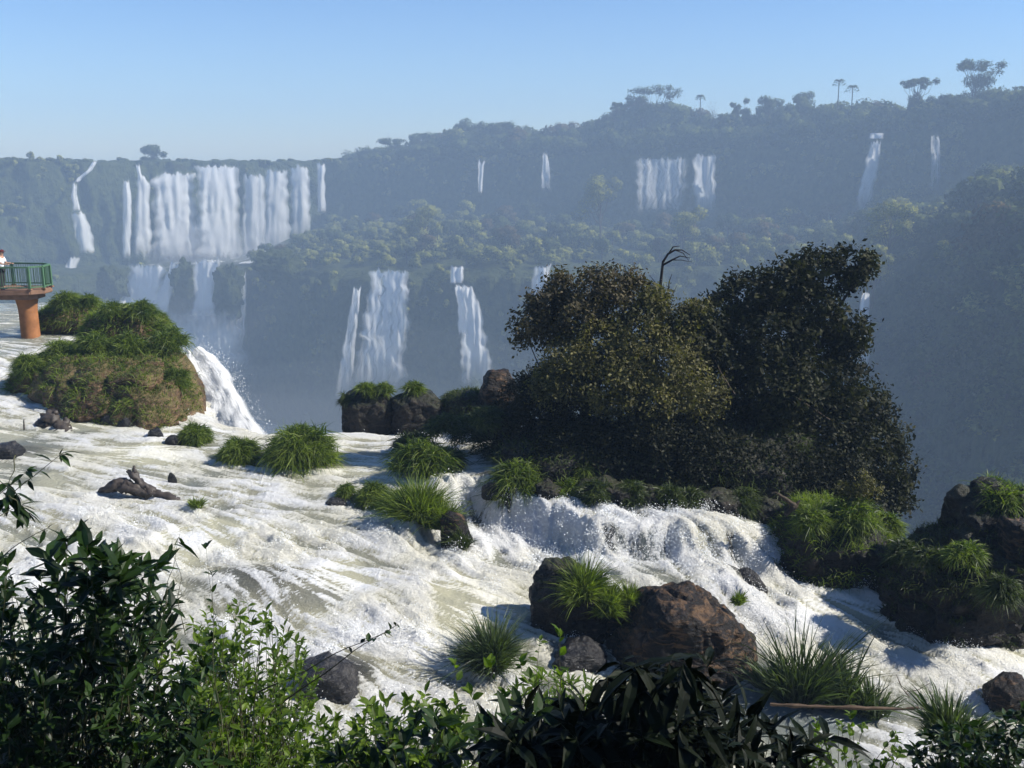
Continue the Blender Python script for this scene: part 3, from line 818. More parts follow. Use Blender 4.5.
# ================================================================== RIVER
LV = [ # px, py, z : measured water levels
 (-300, 345, -8.2), (-300, 400, -8.6), (-200, 310, -8.1), (0, 300, -8.2), (0, 335, -8.3), (60, 345, -8.4), (120, 330, -8.45), (180, 350, -8.6),
 (0, 370, -8.6), (0, 405, -9.0), (-150, 440, -9.2), (60, 430, -9.25), (-100, 520, -9.7), (40, 520, -9.7), (130, 450, -9.35), (210, 455, -9.45),
 (300, 450, -9.5), (380, 440, -9.6), (400, 428, -9.65), (250, 430, -9.5), (250, 540, -9.95), (340, 500, -9.75), (400, 540, -10.1), (300, 600, -10.4),
 (0, 620, -10.4), (150, 700, -10.9), (420, 600, -10.4), (450, 680, -10.95), (540, 640, -10.8), (300, 768, -11.2), (600, 720, -11.3), (760, 730, -11.5),
 (560, 585, -10.6), (650, 575, -10.55), (720, 585, -10.6), (470, 560, -10.35), (500, 556, -10.4), (560, 555, -10.4), (640, 556, -10.4),
 (450, 482, -9.35), (490, 487, -9.30), (540, 497, -9.35), (600, 506, -9.4), (680, 507, -9.5), (740, 520, -9.75), (520, 450, -9.3), (650, 460, -9.35), (800, 470, -9.6),
 (600, 530, -9.55), (660, 528, -9.60), (720, 545, -10.0),
 (770, 560, -10.25), (830, 580, -10.7), (880, 610, -10.95), (800, 620, -10.9), (950, 655, -11.2), (1024, 660, -11.3), (900, 700, -11.5), (1024, 740, -11.8),
 (1100, 650, -11.4), (1200, 700, -11.8), (900, 540, -10.4), (1000, 560, -10.8), (1100, 540, -10.8), (1200, 560, -11.), (700, 640, -11.1), (850, 768, -11.8), (600, 800, -11.6), (1000, 800, -12.), (100, 800, -11.2)]
LVW = np.array([W(*a) for a in LV])
def kern(a, b): return np.linalg.norm(a[:, None] - b[None], axis=-1)
_n = len(LVW)
_A = np.zeros((_n + 3, _n + 3)); _A[:_n, :_n] = kern(LVW[:, :2], LVW[:, :2]) + np.eye(_n) * -0.15
_A[:_n, _n:] = np.c_[np.ones(_n), LVW[:, :2]]; _A[_n:, :_n] = _A[:_n, _n:].T
_w = np.linalg.solve(_A, np.r_[LVW[:, 2], 0, 0, 0])
def level(xy):
    xy = np.asarray(xy, float); sh = xy.shape[:-1]; xy = xy.reshape(-1, 2); out = np.empty(len(xy))
    for i in range(0, len(xy), 50000):
        q = xy[i:i + 50000]; out[i:i + 50000] = kern(q, LVW[:, :2]) @ _w[:_n] + _w[_n] + q @ _w[_n + 1:]
    return out.reshape(sh)
def on_water(px, py):
    """world point where the sight line through a pixel meets the river"""
    z = -9.8
    for _ in range(12):
        p = W(px, py, z); z = float(level(p[None, :2])[0])
    return W(px, py, z)

# river bounds in plan
EDGE = [on_water(*a) for a in [(-300, 301), (-60, 299), (62, 299), (150, 333), (188, 352)]]
EDGE += [W(215, 424, -9.5), W(262, 431, -9.55), W(345, 428, -9.6), W(430, 427, -9.6), W(520, 440, -9.6), W(700, 462, -9.6), W(790, 497, -9.9), W(860, 535, -10.5), W(910, 572, -10.9), W(960, 565, -11), W(1100, 565, -11.1), W(1300, 570, -11.3)]
EDGE = np.array(EDGE)[:, :2]
POLY = np.concatenate([EDGE, [[22, 12.5], [-40, 12.5]]])
def inside(poly, x, y):
    c = np.zeros(x.shape, bool)
    for k in range(len(poly)):
        (x1, y1), (x2, y2) = poly[k], poly[(k + 1) % len(poly)]
        if y1 == y2: continue
        c ^= ((y1 > y) != (y2 > y)) & (x < (x2 - x1) * (y - y1) / (y2 - y1) + x1)
    return c
def segdist(poly, x, y, closed=False):
    d = np.full(x.shape, 1e9); n = len(poly)
    for k in range(n if closed else n - 1):
        a, b = poly[k], poly[(k + 1) % n]; ab = b - a
        tt = np.clip(((x - a[0]) * ab[0] + (y - a[1]) * ab[1]) / (ab @ ab), 0, 1)
        d = np.minimum(d, np.hypot(x - a[0] - tt * ab[0], y - a[1] - tt * ab[1]))
    return d

H = 0.06
gx = np.arange(-40, 21, H); gy = np.arange(12.6, 60, H)
X, Y = np.meshgrid(gx, gy, indexing='ij')
ins = inside(POLY, X, Y)
ed = segdist(EDGE, X, Y)
keep = ins | (ed < .2)
# level on a coarse grid, interpolated
cx_ = np.arange(-41, 22.1, 0.5); cy_g = np.arange(12, 61, 0.5)
CX, CY = np.meshgrid(cx_, cy_g, indexing='ij')
LC = level(np.stack([CX, CY], -1))
def bil(G, x, y, x0, y0, h):
    fx = np.clip((x - x0) / h, 0, G.shape[0] - 1.001); fy = np.clip((y - y0) / h, 0, G.shape[1] - 1.001)
    i = fx.astype(int); j = fy.astype(int); fx = fx - i; fy = fy - j
    return (G[i, j] * (1 - fx) * (1 - fy) + G[i + 1, j] * fx * (1 - fy) + G[i, j + 1] * (1 - fx) * fy + G[i + 1, j + 1] * fx * fy)
Z = bil(LC, X, Y, -41, 12, 0.5)
# flow: downhill, with a general drift to the right and towards the camera, swirled a little
dzx, dzy = np.gradient(LC, 0.5)
fx_, fy_ = -dzx * 3.5 + 0.75, -dzy * 3.5 - 0.12
c3 = np.stack([CX, CY, CX * 0], -1)
fx_ = fx_ + 0.45 * noise(c3 / 3.2); fy_ = fy_ + 0.45 * noise(c3 / 3.2 + 31)
sp_ = np.hypot(fx_, fy_); fx_, fy_ = fx_ / sp_, fy_ / sp_
slopeC = np.hypot(dzx, dzy)
FX = bil(fx_, X, Y, -41, 12, .5); FY = bil(fy_, X, Y, -41, 12, .5)
SLP = bil(slopeC, X, Y, -41, 12, .5)
def lic(src, L, step):
    """smear a noise field along the current"""
    nx, ny = src.shape; acc = src.copy(); wt = 1.0
    for sg in (1, -1):
        px_, py_ = np.meshgrid(np.arange(nx, dtype=float), np.arange(ny, dtype=float), indexing='ij')
        for k in range(L):
            i = np.clip(px_.astype(int), 0, nx - 1); j = np.clip(py_.astype(int), 0, ny - 1)
            px_ = px_ + sg * step * FX[i, j]; py_ = py_ + sg * step * FY[i, j]
            i = np.clip(px_.astype(int), 0, nx - 1); j = np.clip(py_.astype(int), 0, ny - 1)
            wk = 0.5 * (1 + math.cos(math.pi * (k + 1) / (L + 1)))
            acc += wk * src[i, j]; wt += wk
    acc /= wt; return (acc - acc.mean()) / acc.std()
lr = np.random.default_rng(9)
wn = lr.normal(size=X.shape)
L1 = lic(wn, 10, 1.0)
w2 = noise(np.stack([X, Y, X * 0], -1) / 0.42); L2 = lic(w2, 12, 2.0)
p3 = np.stack([X, Y, X * 0], -1)
wr = p3 + 0.6 * np.stack([noise(p3 / 1.7 + 3), noise(p3 / 1.7 + 8), X * 0], -1)
rid = 1 - 2 * np.abs(noise(wr / 2.3)); rid2 = 1 - 2 * np.abs(noise(wr / 0.95 + 4)); rid3 = 1 - 2 * np.abs(noise(wr / 0.42 + 9))
big = fbm(p3 / 4.5 + 2, 3)
# the rock ledge that crosses the middle rapids
LP = np.array([W(px, py, zz)[:2] for px, py, zz in [(428, 486, -9.35), (480, 480, -9.32), (515, 490, -9.35), (560, 504, -9.38), (592, 520, -9.4), (640, 526, -9.45), (690, 528, -9.5), (745, 532, -9.6), (775, 548, -9.8)]])
yl = np.interp(X, LP[:, 0], LP[:, 1])
yl = yl + .22 * noise(np.stack([X / .9, X * 0, X * 0 + 5], -1)) + .10 * noise(np.stack([X / .3, X * 0, X * 0 + 8], -1))
dl_ = yl - Y
mx_ = sstep(LP[0, 0] - .2, LP[0, 0] + .5, X) * sstep(LP[-1, 0] + .2, LP[-1, 0] - 1.2, X)
wid_ = np.interp(X, [LP[0, 0], LP[3, 0], LP[4, 0], LP[7, 0]], [.75, .85, .6, .9])
fac = sstep(-.15, 1, dl_ / wid_)
ml = mx_ * sstep(-2.2, -.8, dl_) * sstep(3.2, 1.6, dl_)
zlo_ = np.interp(X, [LP[0, 0], LP[3, 0], LP[4, 0], LP[6, 0], LP[7, 0]], [-10.42, -10.4, -9.95, -9.95, -10.25])
Z = Z * (1 - ml) + ml * (-9.32 - .05 * (X - LP[0, 0]) / 3 * 1. + (zlo_ + 9.32) * fac)
face = mx_ * sstep(-.1, .25, dl_ / wid_) * sstep(1.15, .8, dl_ / wid_)
# calm upstream and in the shaded backwater
calm = np.clip(sstep(38, 43, Y) * 0.55 * (X < -8), 0, 1)
cb = W(772, 716, -11.5); calm = np.maximum(calm, 0.95 * np.exp(-(((X - cb[0]) / 2.1) ** 2 + ((Y - cb[1]) / 1.15) ** 2)))
turb = (0.45 + 0.55 * sstep(0.02, 0.16, SLP)) * (1 - 0.8 * calm)
tongue = sstep(.08, .36, noise(wr / 2.6 + 60)) * (1 - ml)
turb = turb * (0.75 + 0.6 * big) * (1 - .65 * tongue)
wv = noise(np.stack([X, Y, X * 0], -1) / 1.1 + 77); L3 = lic(wv, 8, 3.0); L4 = lic(1 - 2 * np.abs(noise(np.stack([X, Y, X * 0], -1) / 0.75 + 47)), 6, 1.5)
fr = fbm(wr / 0.55 + 5, 5, .62); L5 = lic(noise(p3 / .22 + 70), 8, 1.5)
pk = np.clip(fbm(wr / 0.30 + 15, 3, .6), 0, 1) ** 2
Zw = Z + turb * (0.13 * (rid - 0.4) + 0.05 * L3 + 0.05 * L4 + 0.035 * L5 + 0.07 * fr + 0.22 * pk) + turb * (0.022 * L2 + 0.018 * L1) + 0.16 * big
foam = 0.54 + 0.13 * L2 + 0.15 * L1 + 0.10 * L3 + 0.08 * L4 + 0.08 * L5 + 0.25 * fr + 0.12 * (rid - 0.5) + 0.55 * big + 0.8 * SLP
foam = foam - 0.95 * calm - .20 * tongue + .10 * tongue * L1 + .08 * tongue * L3 + .9 * (Zw - Z - .02)
fst = noise(np.stack([X / .16, Y / 2.5, X * 0 + 3], -1)) + .8 * noise(np.stack([X / .45, Y / 4, X * 0 + 9], -1))
# submerged rocks: smooth humps of thin dark water
rocky = np.zeros_like(X)
HUMPS = [(262, 585, 1.5, .75, .26, .6), (310, 600, 1.1, .5, .12, .5), (340, 678, .8, .7, .28, 1.), (500, 515, .8, .55, .25, .55), (475, 500, .7, .4, .2, .6),
         (505, 490, .35, .3, .18, 1.1), (585, 655, .6, .35, .12, 1.), (735, 570, .45, .3, .2, .9), (20, 450, 1.0, .6, .1, .6), (650, 700, .8, .6, .05, .6), (350, 500, .5, .3, .1, .8), (490, 650, .7, .25, -.1, .6), (440, 660, .5, .3, -.1, .35)]
for (px, py, rx, ry, hh, rk) in HUMPS:
    c_ = on_water(px, py); e = np.exp(-(((X - c_[0]) / rx) ** 2 + ((Y - c_[1]) / ry) ** 2) ** 1.5)
    Zw += e * (hh - .6 * (Zw - Z)); rocky = np.maximum(rocky, e * rk)
Zw += face * .11 * fst; Z_face = face
xr = (X - LP[4, 0]) / (LP[6, 0] - LP[4, 0]); dr = ((xr > 0) & (xr < 1)) * np.clip(4 * xr * (1 - xr), 0, 1)
rocky = np.maximum(rocky, face * np.clip(sstep(.12, .5, fst - .15) * .95 + dr * .25, 0, .85))
yf = face * sstep(.98, 1.05, xr) * sstep(1.5, 1.25, xr)
foam = foam - .75 * yf + .2 * face - face * dr * (.45 + .35 * fst)
foam = foam - rocky * (0.62 - 0.24 * np.clip(L1, -1, 2.5) )
deep = np.clip(calm + 0.55 * rocky + np.clip(-(Zw - Z) * 5, 0, .8) + .3 * sstep(-.1, -.3, big) + face * dr * .9, 0, 1) * (1 - np.clip(yf, 0, 1))
# spill over the gorge edge
out = (~ins) & (ed < .2)
lip = np.where(ins, 0, ed)
Zw = Zw - 0.7 * lip ** 1.2 - 0.25 * np.exp(-ed * 2)
foam = foam + 0.35 * np.exp(-ed / 0.8)
idx = -np.ones(X.shape, int); kq = keep[:-1, :-1] & keep[1:, :-1] & keep[1:, 1:] & keep[:-1, 1:]
used = np.zeros_like(keep); used[:-1, :-1] |= kq; used[1:, :-1] |= kq; used[1:, 1:] |= kq; used[:-1, 1:] |= kq
idx[used] = np.arange(used.sum())
Q = np.stack([idx[:-1, :-1][kq], idx[1:, :-1][kq], idx[1:, 1:][kq], idx[:-1, 1:][kq]], 1)
# sideways choppiness
Xd = X + 0.05 * turb * L2 * FX; Yd = Y + 0.05 * turb * L2 * FY
riv = link('river_water', mesh('river_water', np.stack([Xd, Yd, Zw], -1)[used], quads=Q, mat=M['water'], smooth=True,
           attrs={'foam': foam[used], 'deep': deep[used], 'rocky': np.clip(rocky, 0, 1)[used], 'slick': np.clip(.6 * tongue + .5 * calm, 0, 1)[used]})); tag(riv, kind='structure')
def wz(x, y): return float(level(np.array([[x, y]]))[0])

# spray: droplets thrown up where the water breaks
score = np.where(ins, turb * (fr * 1.5 + .3 * L4 + pk * 2 + SLP * 3) + .5 * (foam - .6), -9)
score[(Y > 40)] = -9
def drops(name, pts, size, g, mat=M['spray']):
    n = len(pts)
    tet = np.array([[1, 1, 1], [1, -1, -1], [-1, 1, -1], [-1, -1, 1]]) * .5
    d = g.normal(size=(n, 4, 3)) * .35 + tet
    v = (pts[:, None] + d * size[:, None, None]).reshape(-1, 3)
    b = np.arange(n)[:, None] * 4
    tr = np.concatenate([b + [0, 1, 2], b + [0, 3, 1], b + [0, 2, 3], b + [1, 3, 2]])
    return link(name, mesh(name, v, tris=tr, mat=mat))
ii = np.argwhere(score > np.quantile(score[ins], 0.86))
pick = ii[lr.integers(0, len(ii), 75000)]
pp = np.stack([X[pick[:, 0], pick[:, 1]], Y[pick[:, 0], pick[:, 1]], Zw[pick[:, 0], pick[:, 1]]], 1)
pp[:, :2] += lr.normal(size=(len(pp), 2)) * .08
pp[:, 2] += np.abs(lr.normal(size=len(pp))) * .10 * lr.random(len(pp))
sp = drops('spray', pp, 0.005 + 0.013 * lr.random(len(pp)) ** 2, lr); tag(sp, 'white droplets thrown up from the breaking rapids', kind='stuff')

def plumes(ncent, per, g, hgt=.28):
    ok = np.argwhere((score > np.quantile(score[ins], 0.93)) & (Y < 36)); k = ok[g.integers(0, len(ok), ncent)]
    out = []
    for i, j in k:
        v0 = g.normal(size=(per, 3)) * np.array([.45, .45, .3]) + np.array([FX[i, j] * .8, FY[i, j] * .8, 1.5]); v0 *= (hgt * (.4 + 1.2 * g.random())) * 3.2 * g.random((per, 1)) ** .5
        tt = g.random((per, 1)) * .28
        p = np.array([X[i, j], Y[i, j], Zw[i, j]]) + g.normal(size=(per, 3)) * np.array([.12, .12, .03]) + v0 * tt * 1.0; p[:, 2:] -= 4.9 * tt ** 2 * .6
        out.append(p)
    return np.concatenate(out)
pl = plumes(520, 190, lr)
sp = drops('spray', pl, 0.005 + 0.012 * lr.random(len(pl)) ** 2, lr); tag(sp, 'small plumes of spray leaping from the crests of the rapids', kind='stuff')
# bed and bluff: rock face below the brink of the river
T_ = []
n_ = 260
d_ = np.r_[0, np.cumsum(np.hypot(*np.diff(EDGE, axis=0).T))]
ex = np.interp(np.linspace(0, d_[-1], n_), d_, EDGE[:, 0]); ey = np.interp(np.linspace(0, d_[-1], n_), d_, EDGE[:, 1])
nv_ = 60
V = np.zeros((n_, nv_, 3))
zt = level(np.stack([ex, ey], -1)) - 1.7
for j in range(nv_):
    k = j / (nv_ - 1)
    V[:, j, 0] = ex + 2.5 * k; V[:, j, 1] = ey + 0.3 - 1.5 * (j == 0) + 8 * k ** 1.3; V[:, j, 2] = zt * (1 - k) + (ZBOT) * k
nd = fbm(V * np.array([.3, .3, .12]), 4) * 1.6
V[:, 2:, 1] += nd[:, 2:]
bl = link('bluff', mesh('bluff', V, quads=gridquads(n_, nv_), mat=M['cliff'], smooth=True)); tag(bl, kind='structure')

# near river bank below the camera
bx, by = np.meshgrid(np.linspace(-30, 25, 150), np.linspace(-6, 17.0, 110), indexing='ij')
bz = np.interp(by, [-6, 1.2, 3, 5, 8, 12, 14.5, 17], [-1.55, -1.7, -3.3, -5.2, -7.9, -11.0, -12.6, -13.5]) + fbm(np.stack([bx, by, bx * 0], -1) / 1.6, 4) * .35
bk = link('river_bank', mesh('river_bank', np.stack([bx, by, bz], -1), quads=gridquads(150, 110), mat=M['soil'], smooth=True)); tag(bk, kind='structure')

# ================================================================== ROCKS
def hull_planes(pts):
    bm = bmesh.new()
    for p in pts: bm.verts.new(Vector(p))
    r = bmesh.ops.convex_hull(bm, input=bm.verts)
    bm.normal_update()
    c = np.mean(pts, axis=0); N, Dd = [], []
    for f in bm.faces:
        n = np.array(f.normal); d = float(n @ (np.array(f.verts[0].co) - c))
        if d < 0: n, d = -n, -d
        if d > 1e-4: N.append(n); Dd.append(d)
    bm.free(); return c, np.array(N), np.array(Dd)

def hull_rock(name, sil, thick, mat, seed, sub=6, amp=0.10, crease=0.12, base=0.6):
    """sil: silhouette [(px, py, D)]; the rock swells `thick` metres towards and away from the viewer around it"""
    g = np.random.default_rng(seed)
    s = np.array([P(*a) for a in sil]); c0 = s.mean(0)
    pts = [*s]
    for sg, k in ((-1, .62), (1, .62), (-.6, .9), (.6, .9)):
        q = c0 + (s - c0) * k; q = q + np.array([0, sg * thick / 2, 0])
        pts += [*q]
    lo = s[:, 2].min()
    pts += [np.array([a[0] * .9 + c0[0] * .1, a[1] + sg * thick * .3, lo - base]) for a in s for sg in (-1, 1)]
    c, N, Dd = hull_planes(pts)
    pa = np.array(pts) - c; cn = nrm(g.normal(size=(16, 3)) * np.array([1, 1, .8]))
    N = np.concatenate([N, cn]); Dd = np.concatenate([Dd, (pa @ cn.T).max(0) * g.uniform(.78, .97, 16)])
    bm = bmesh.new(); bmesh.ops.create_icosphere(bm, subdivisions=sub, radius=1)
    d = np.array([v.co[:] for v in bm.verts]); d = nrm(d)
    fc = np.array([[v.index for v in f.verts] for f in bm.faces]); bm.free()
    dot = d @ N.T
    rr = np.where(dot > 1e-3, Dd[None] / np.maximum(dot, 1e-3), 1e9)
    rr = np.sort(rr, 1)[:, :3]; r = rr[:, 0] * 0.96 + 0.04 * np.minimum(rr[:, 1], rr[:, 0] * 1.3)
    sz = r.mean()
    v = d * r[:, None]
    q = v / sz
    rd = np.abs(noise(q * 2.1 + seed)) * 1.6
    cell = np.round(fbm(q * 1.1 + seed * 2, 2) * 5) / 5
    dd = amp * (fbm(q * 1.6 + seed, 3) * 1.3 + 0.7 * cell) - crease * (1 - np.clip(rd * 4, 0, 1)) * .35 + amp * .45 * fbm(q * 7 + seed, 5, .6) + amp * .22 * fbm(q * 26, 3, .7)
    v = v * (1 + dd)[:, None] + c
    return v, fc, mat

def rock(name, label, sil, thick, mat, seed, sub=6, group=None, cat='rock', **k):
    v, f, m = hull_rock(name, sil, thick, M[mat], seed, sub, **k)
    c = np.array([v[:, 0].mean(), v[:, 1].mean(), v[:, 2].min()])
    o = link(name, mesh(name, v - c, tris=f, mat=m, smooth=True), loc=tuple(c))
    tag(o, label, cat, group); o_pts[o.name] = (v, f); return o
o_pts = {}
def sil(D, *pts): return [(a[0], a[1], a[2] if len(a) > 2 else D) for a in pts]
def dw(px, py): return float(on_water(px, py)[1])

D1 = dw(690, 668)
R1 = rock('boulder', 'largest brown boulder in the rapids with a sunlit tan right face', sil(D1 + .5, (606, 656), (610, 624), (630, 600), (655, 586), (674, 580), (722, 600), (756, 622), (768, 645), (766, 668), (700, 676), (625, 672)), 2.2, 'boulder', 3, amp=.09, crease=.2)
D2 = dw(575, 632)
R2 = rock('boulder', 'dark boulder with a tall grass tuft, left of the largest brown boulder', sil(D2 + .3, (528, 580), (540, 566), (570, 562), (600, 580), (615, 600), (608, 628), (572, 634), (548, 622)), 1.3, 'darkrock', 5)
R2b = rock('rock', 'brown rock wedged between the dark grassy boulder and the largest boulder', sil(dw(605, 640) + .5, (585, 598), (615, 590), (632, 606), (625, 640), (590, 634)), .9, 'boulder', 6, 5)
R3 = rock('rock', 'low flat wet slab at the water line left of the largest boulder', sil(dw(578, 665) + .2, (548, 655), (565, 642), (590, 640), (608, 654), (606, 668), (570, 668)), .9, 'wetrock', 7, 5)
R4 = rock('rock', 'small grey rock poking out above the brown boulder, the left of two', sil(dw(727, 590), (714, 586), (718, 576), (728, 573), (736, 580), (737, 592)), .5, 'wetrock', 8, 4)
R5 = rock('rock', 'small dark pointed rock in the white water, the right of two above the boulder', sil(dw(752, 590), (738, 572), (746, 566), (756, 572), (768, 588), (758, 594), (744, 585)), .5, 'wetrock', 9, 4)
R6 = rock('rock', 'brown rock holding the long strip of grass beside the small waterfall', sil(dw(455, 548) + .4, (440, 516), (452, 508), (463, 514), (472, 538), (456, 546), (443, 532)), .8, 'boulder', 10, 5, base=.2)
R7 = rock('rock', 'wet rock splitting the water at the brink of the small waterfall', sil(dw(495, 490) + .1, (480, 487), (490, 482), (503, 484), (512, 491), (500, 495), (484, 493)), .4, 'wetrock', 11, 4, base=.12)
R8 = rock('rock', 'dark wet rock half under water behind the bright green bush', sil(dw(335, 690), (296, 690), (304, 664), (325, 655), (352, 668), (366, 686), (345, 702), (310, 704)), 1.0, 'wetrock', 12, 5)
R9 = rock('rock', 'small flat dark stone at the left tip of the grass strip', sil(dw(338, 503), (325, 502), (332, 497), (346, 499), (352, 504), (338, 508)), .5, 'wetrock', 13, 4)
R10 = rock('rock', 'tiny dark stone standing out of the white water near the driftwood', sil(dw(172, 482), (168, 481), (168, 473), (172, 472), (177, 480)), .2, 'darkrock', 14, 3)
R11 = rock('rock', 'reddish dark boulder at the right edge beside the bottom bush', sil(dw(1010, 705) , (986, 700), (990, 684), (1008, 677), (1030, 680), (1040, 700), (1010, 708)), .9, 'boulder', 15, 5)
R12 = None; _unused = (lambda *a, **k: None)('rock', 'grey rock draped in thin water behind the tall grass tuft', sil(dw(640, 555) + .5, (575, 548), (590, 536), (640, 533), (678, 538), (690, 552), (640, 560)), 1.3, 'wetrock', 16, 5, base=.3)
R13 = rock('rock', 'flat rock on the far left washed by the rapids', sil(dw(10, 455), (-14, 455), (-5, 444), (12, 442), (24, 450), (14, 458)), .7, 'wetrock', 17, 4)

# right hand outcrops
DA = dw(830, 585)
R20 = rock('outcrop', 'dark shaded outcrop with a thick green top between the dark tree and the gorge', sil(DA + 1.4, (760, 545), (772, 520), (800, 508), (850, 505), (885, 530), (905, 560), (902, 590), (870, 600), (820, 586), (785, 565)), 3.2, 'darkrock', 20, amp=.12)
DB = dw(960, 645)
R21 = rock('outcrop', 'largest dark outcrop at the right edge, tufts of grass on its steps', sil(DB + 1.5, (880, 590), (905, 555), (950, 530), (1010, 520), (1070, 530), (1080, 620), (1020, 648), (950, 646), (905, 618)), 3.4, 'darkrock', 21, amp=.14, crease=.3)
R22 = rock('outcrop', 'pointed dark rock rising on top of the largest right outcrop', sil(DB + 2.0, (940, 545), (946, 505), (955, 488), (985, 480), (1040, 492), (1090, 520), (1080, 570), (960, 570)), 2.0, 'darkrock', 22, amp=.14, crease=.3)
R23 = rock('outcrop', 'light-edged rock on the right rim of the largest right outcrop', sil(DB + .6, (1000, 530), (1012, 512), (1060, 518), (1070, 600), (1010, 610), (998, 570)), 1.2, 'boulder', 23, 5)

# far rock wall of the channel
R30 = rock('outcrop', 'straight-sided dark rock at the channel mouth with pale grass on top', sil(35.0, (342, 425), (341, 396), (352, 388), (385, 388), (398, 395), (400, 425), (380, 434), (348, 434)), 1.8, 'darkrock', 30)
R31 = rock('outcrop', 'middle dark rock of the wall behind the channel', sil(34.8, (390, 430), (392, 396), (410, 388), (440, 394), (452, 405), (455, 432)), 1.8, 'darkrock', 31)
R32 = rock('outcrop', 'dark rock of the wall nearest the olive tree island', sil(34.4, (440, 432), (442, 398), (465, 390), (495, 396), (520, 410), (520, 436)), 2.0, 'darkrock', 32)
R33 = rock('outcrop', 'reddish brown rock knob standing above the rock wall', sil(34.0, (478, 400), (483, 378), (492, 368), (508, 370), (516, 385), (520, 405)), 1.3, 'boulder', 33, 5)
# island under the trees
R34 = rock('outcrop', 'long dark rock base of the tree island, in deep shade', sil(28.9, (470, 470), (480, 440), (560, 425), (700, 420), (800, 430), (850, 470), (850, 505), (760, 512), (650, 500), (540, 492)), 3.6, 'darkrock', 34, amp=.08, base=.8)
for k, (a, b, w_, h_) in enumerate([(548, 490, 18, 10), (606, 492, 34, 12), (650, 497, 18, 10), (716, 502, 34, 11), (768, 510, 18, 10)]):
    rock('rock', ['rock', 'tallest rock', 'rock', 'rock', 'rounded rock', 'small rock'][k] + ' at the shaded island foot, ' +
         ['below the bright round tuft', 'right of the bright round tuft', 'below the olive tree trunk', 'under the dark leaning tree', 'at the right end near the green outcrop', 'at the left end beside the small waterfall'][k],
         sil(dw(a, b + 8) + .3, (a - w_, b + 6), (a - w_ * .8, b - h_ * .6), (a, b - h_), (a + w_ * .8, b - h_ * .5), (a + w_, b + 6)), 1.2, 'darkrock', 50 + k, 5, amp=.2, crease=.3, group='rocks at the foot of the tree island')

# left islet
R40 = rock('outcrop', 'earthy brown face of the grassy left islet above the rapids', sil(35.2, (40, 405, 36.5), (38, 372, 37), (70, 350, 37.5), (130, 346, 37), (165, 356, 36), (186, 385, 35), (190, 425, 34), (170, 440, 33.8), (120, 428, 34.4), (75, 412, 35.4)), 3.4, 'earthrock', 40, amp=.13, crease=.35)
R41 = rock('outcrop', 'steep brown right end of the left islet beside the plunging water', sil(35.6, (128, 345, 38), (165, 335, 38.5), (190, 355, 37.5), (203, 395, 36), (205, 436, 34.4), (180, 442, 34), (150, 430, 34.6), (135, 400, 36)), 2.6, 'earthrock', 41, amp=.08)
R42 = rock('outcrop', 'low rounded green left end of the left islet', sil(37.5, (12, 378), (20, 362), (48, 352), (80, 358), (84, 392), (60, 410), (30, 408), (15, 392)), 2.4, 'earthrock', 42, amp=.08)
R43 = rock('outcrop', 'grassy hump behind the left islet, nearest the orange pillar', sil(47, (42, 326), (44, 305), (70, 297), (95, 303), (105, 322), (75, 330)), 3, 'earthrock', 43, 5, amp=.06)
R44 = rock('outcrop', 'grassy ridge in the middle of the left islet, right of the hump by the pillar', sil(43, (88, 335), (95, 312), (130, 303), (160, 318), (178, 345), (150, 356), (110, 348)), 3.5, 'earthrock', 44, 5, amp=.06)
for k, (a, b) in enumerate([(108, 418), (125, 422), (155, 432), (172, 438), (90, 414)]):
    rock('rock', 'small wet stone at the foot of the left islet, ' + ['second from the left', 'middle one', 'second from the right', 'rightmost', 'leftmost'][k],
         sil(dw(a, b + 5), (a - 9, b + 6), (a - 6, b - 2), (a + 2, b - 5), (a + 8, b), (a + 10, b + 6)), .4, 'wetrock', 60 + k, 3, group='wet stones below the left islet')

# driftwood
def log(name, label, paths, mat='driftwood', cat='driftwood', ns=16, rough=.75, parts=None):
    vs = []
    for kk, (pts, rad) in enumerate(paths):
        pts = np.array([P(*a) for a in pts]); n = len(pts)
        u = np.linspace(0, n - 1, (n - 1) * 7 + 1)
        q = np.stack([np.interp(u, np.arange(n), pts[:, c]) for c in range(3)], 1); r = np.interp(u, np.arange(n), rad)
        q += np.stack([noise(np.stack([u * .8, u * 0 + 4 + kk, u * 0 + c * 9], 1)) for c in range(3)], 1) * r.mean() * .5
        v, f = tube(q, r, ns)
        v = v + nrm(v - np.repeat(q, ns, 0)) * ((noise(v * 7 + 2) + .6 * noise(v * 19)) * rough * np.repeat(r, ns))[:, None]
        vs.append((v, f))
    v, f = join(vs); c = v.mean(0)
    o = link(name, mesh(name, v - c, quads=f, mat=M[mat], smooth=True), loc=tuple(c)); tag(o, label, cat); return o
dA = dw(140, 495); dB = dw(75, 430)
log('driftwood', 'dark driftwood trunk with an upright forked stub, lying in the rapids', [
    ([(98, 492, dA), (115, 486, dA), (130, 487, dA - .1), (150, 494, dA - .1), (172, 498, dA - .2), (192, 508, dA - .3)], [.04, .15, .18, .15, .10, .05]),
    ([(152, 494, dA - .1), (140, 482, dA), (132, 474, dA), (127, 471, dA)], [.15, .12, .09, .05]), ([(134, 476, dA), (134, 466, dA)], [.08, .04]),
    ([(105, 490, dA - .1), (120, 482, dA), (128, 488, dA)], [.1, .17, .12])])
log('driftwood', 'twisted dark driftwood stump against the foot of the left islet', [
    ([(36, 430, dB + .5), (48, 422, dB + .5), (60, 428, dB + .4), (70, 438, dB), (85, 446, dB - .3), (103, 462, dB - .9)], [.10, .28, .30, .22, .30, .06]),
    ([(55, 428, dB + .4), (48, 415, dB + .9), (58, 412, dB + 1)], [.22, .18, .08]), ([(62, 432, dB + .2), (66, 420, dB + .7)], [.2, .12]), ([(78, 442, dB), (95, 452, dB - .4)], [.25, .18])])
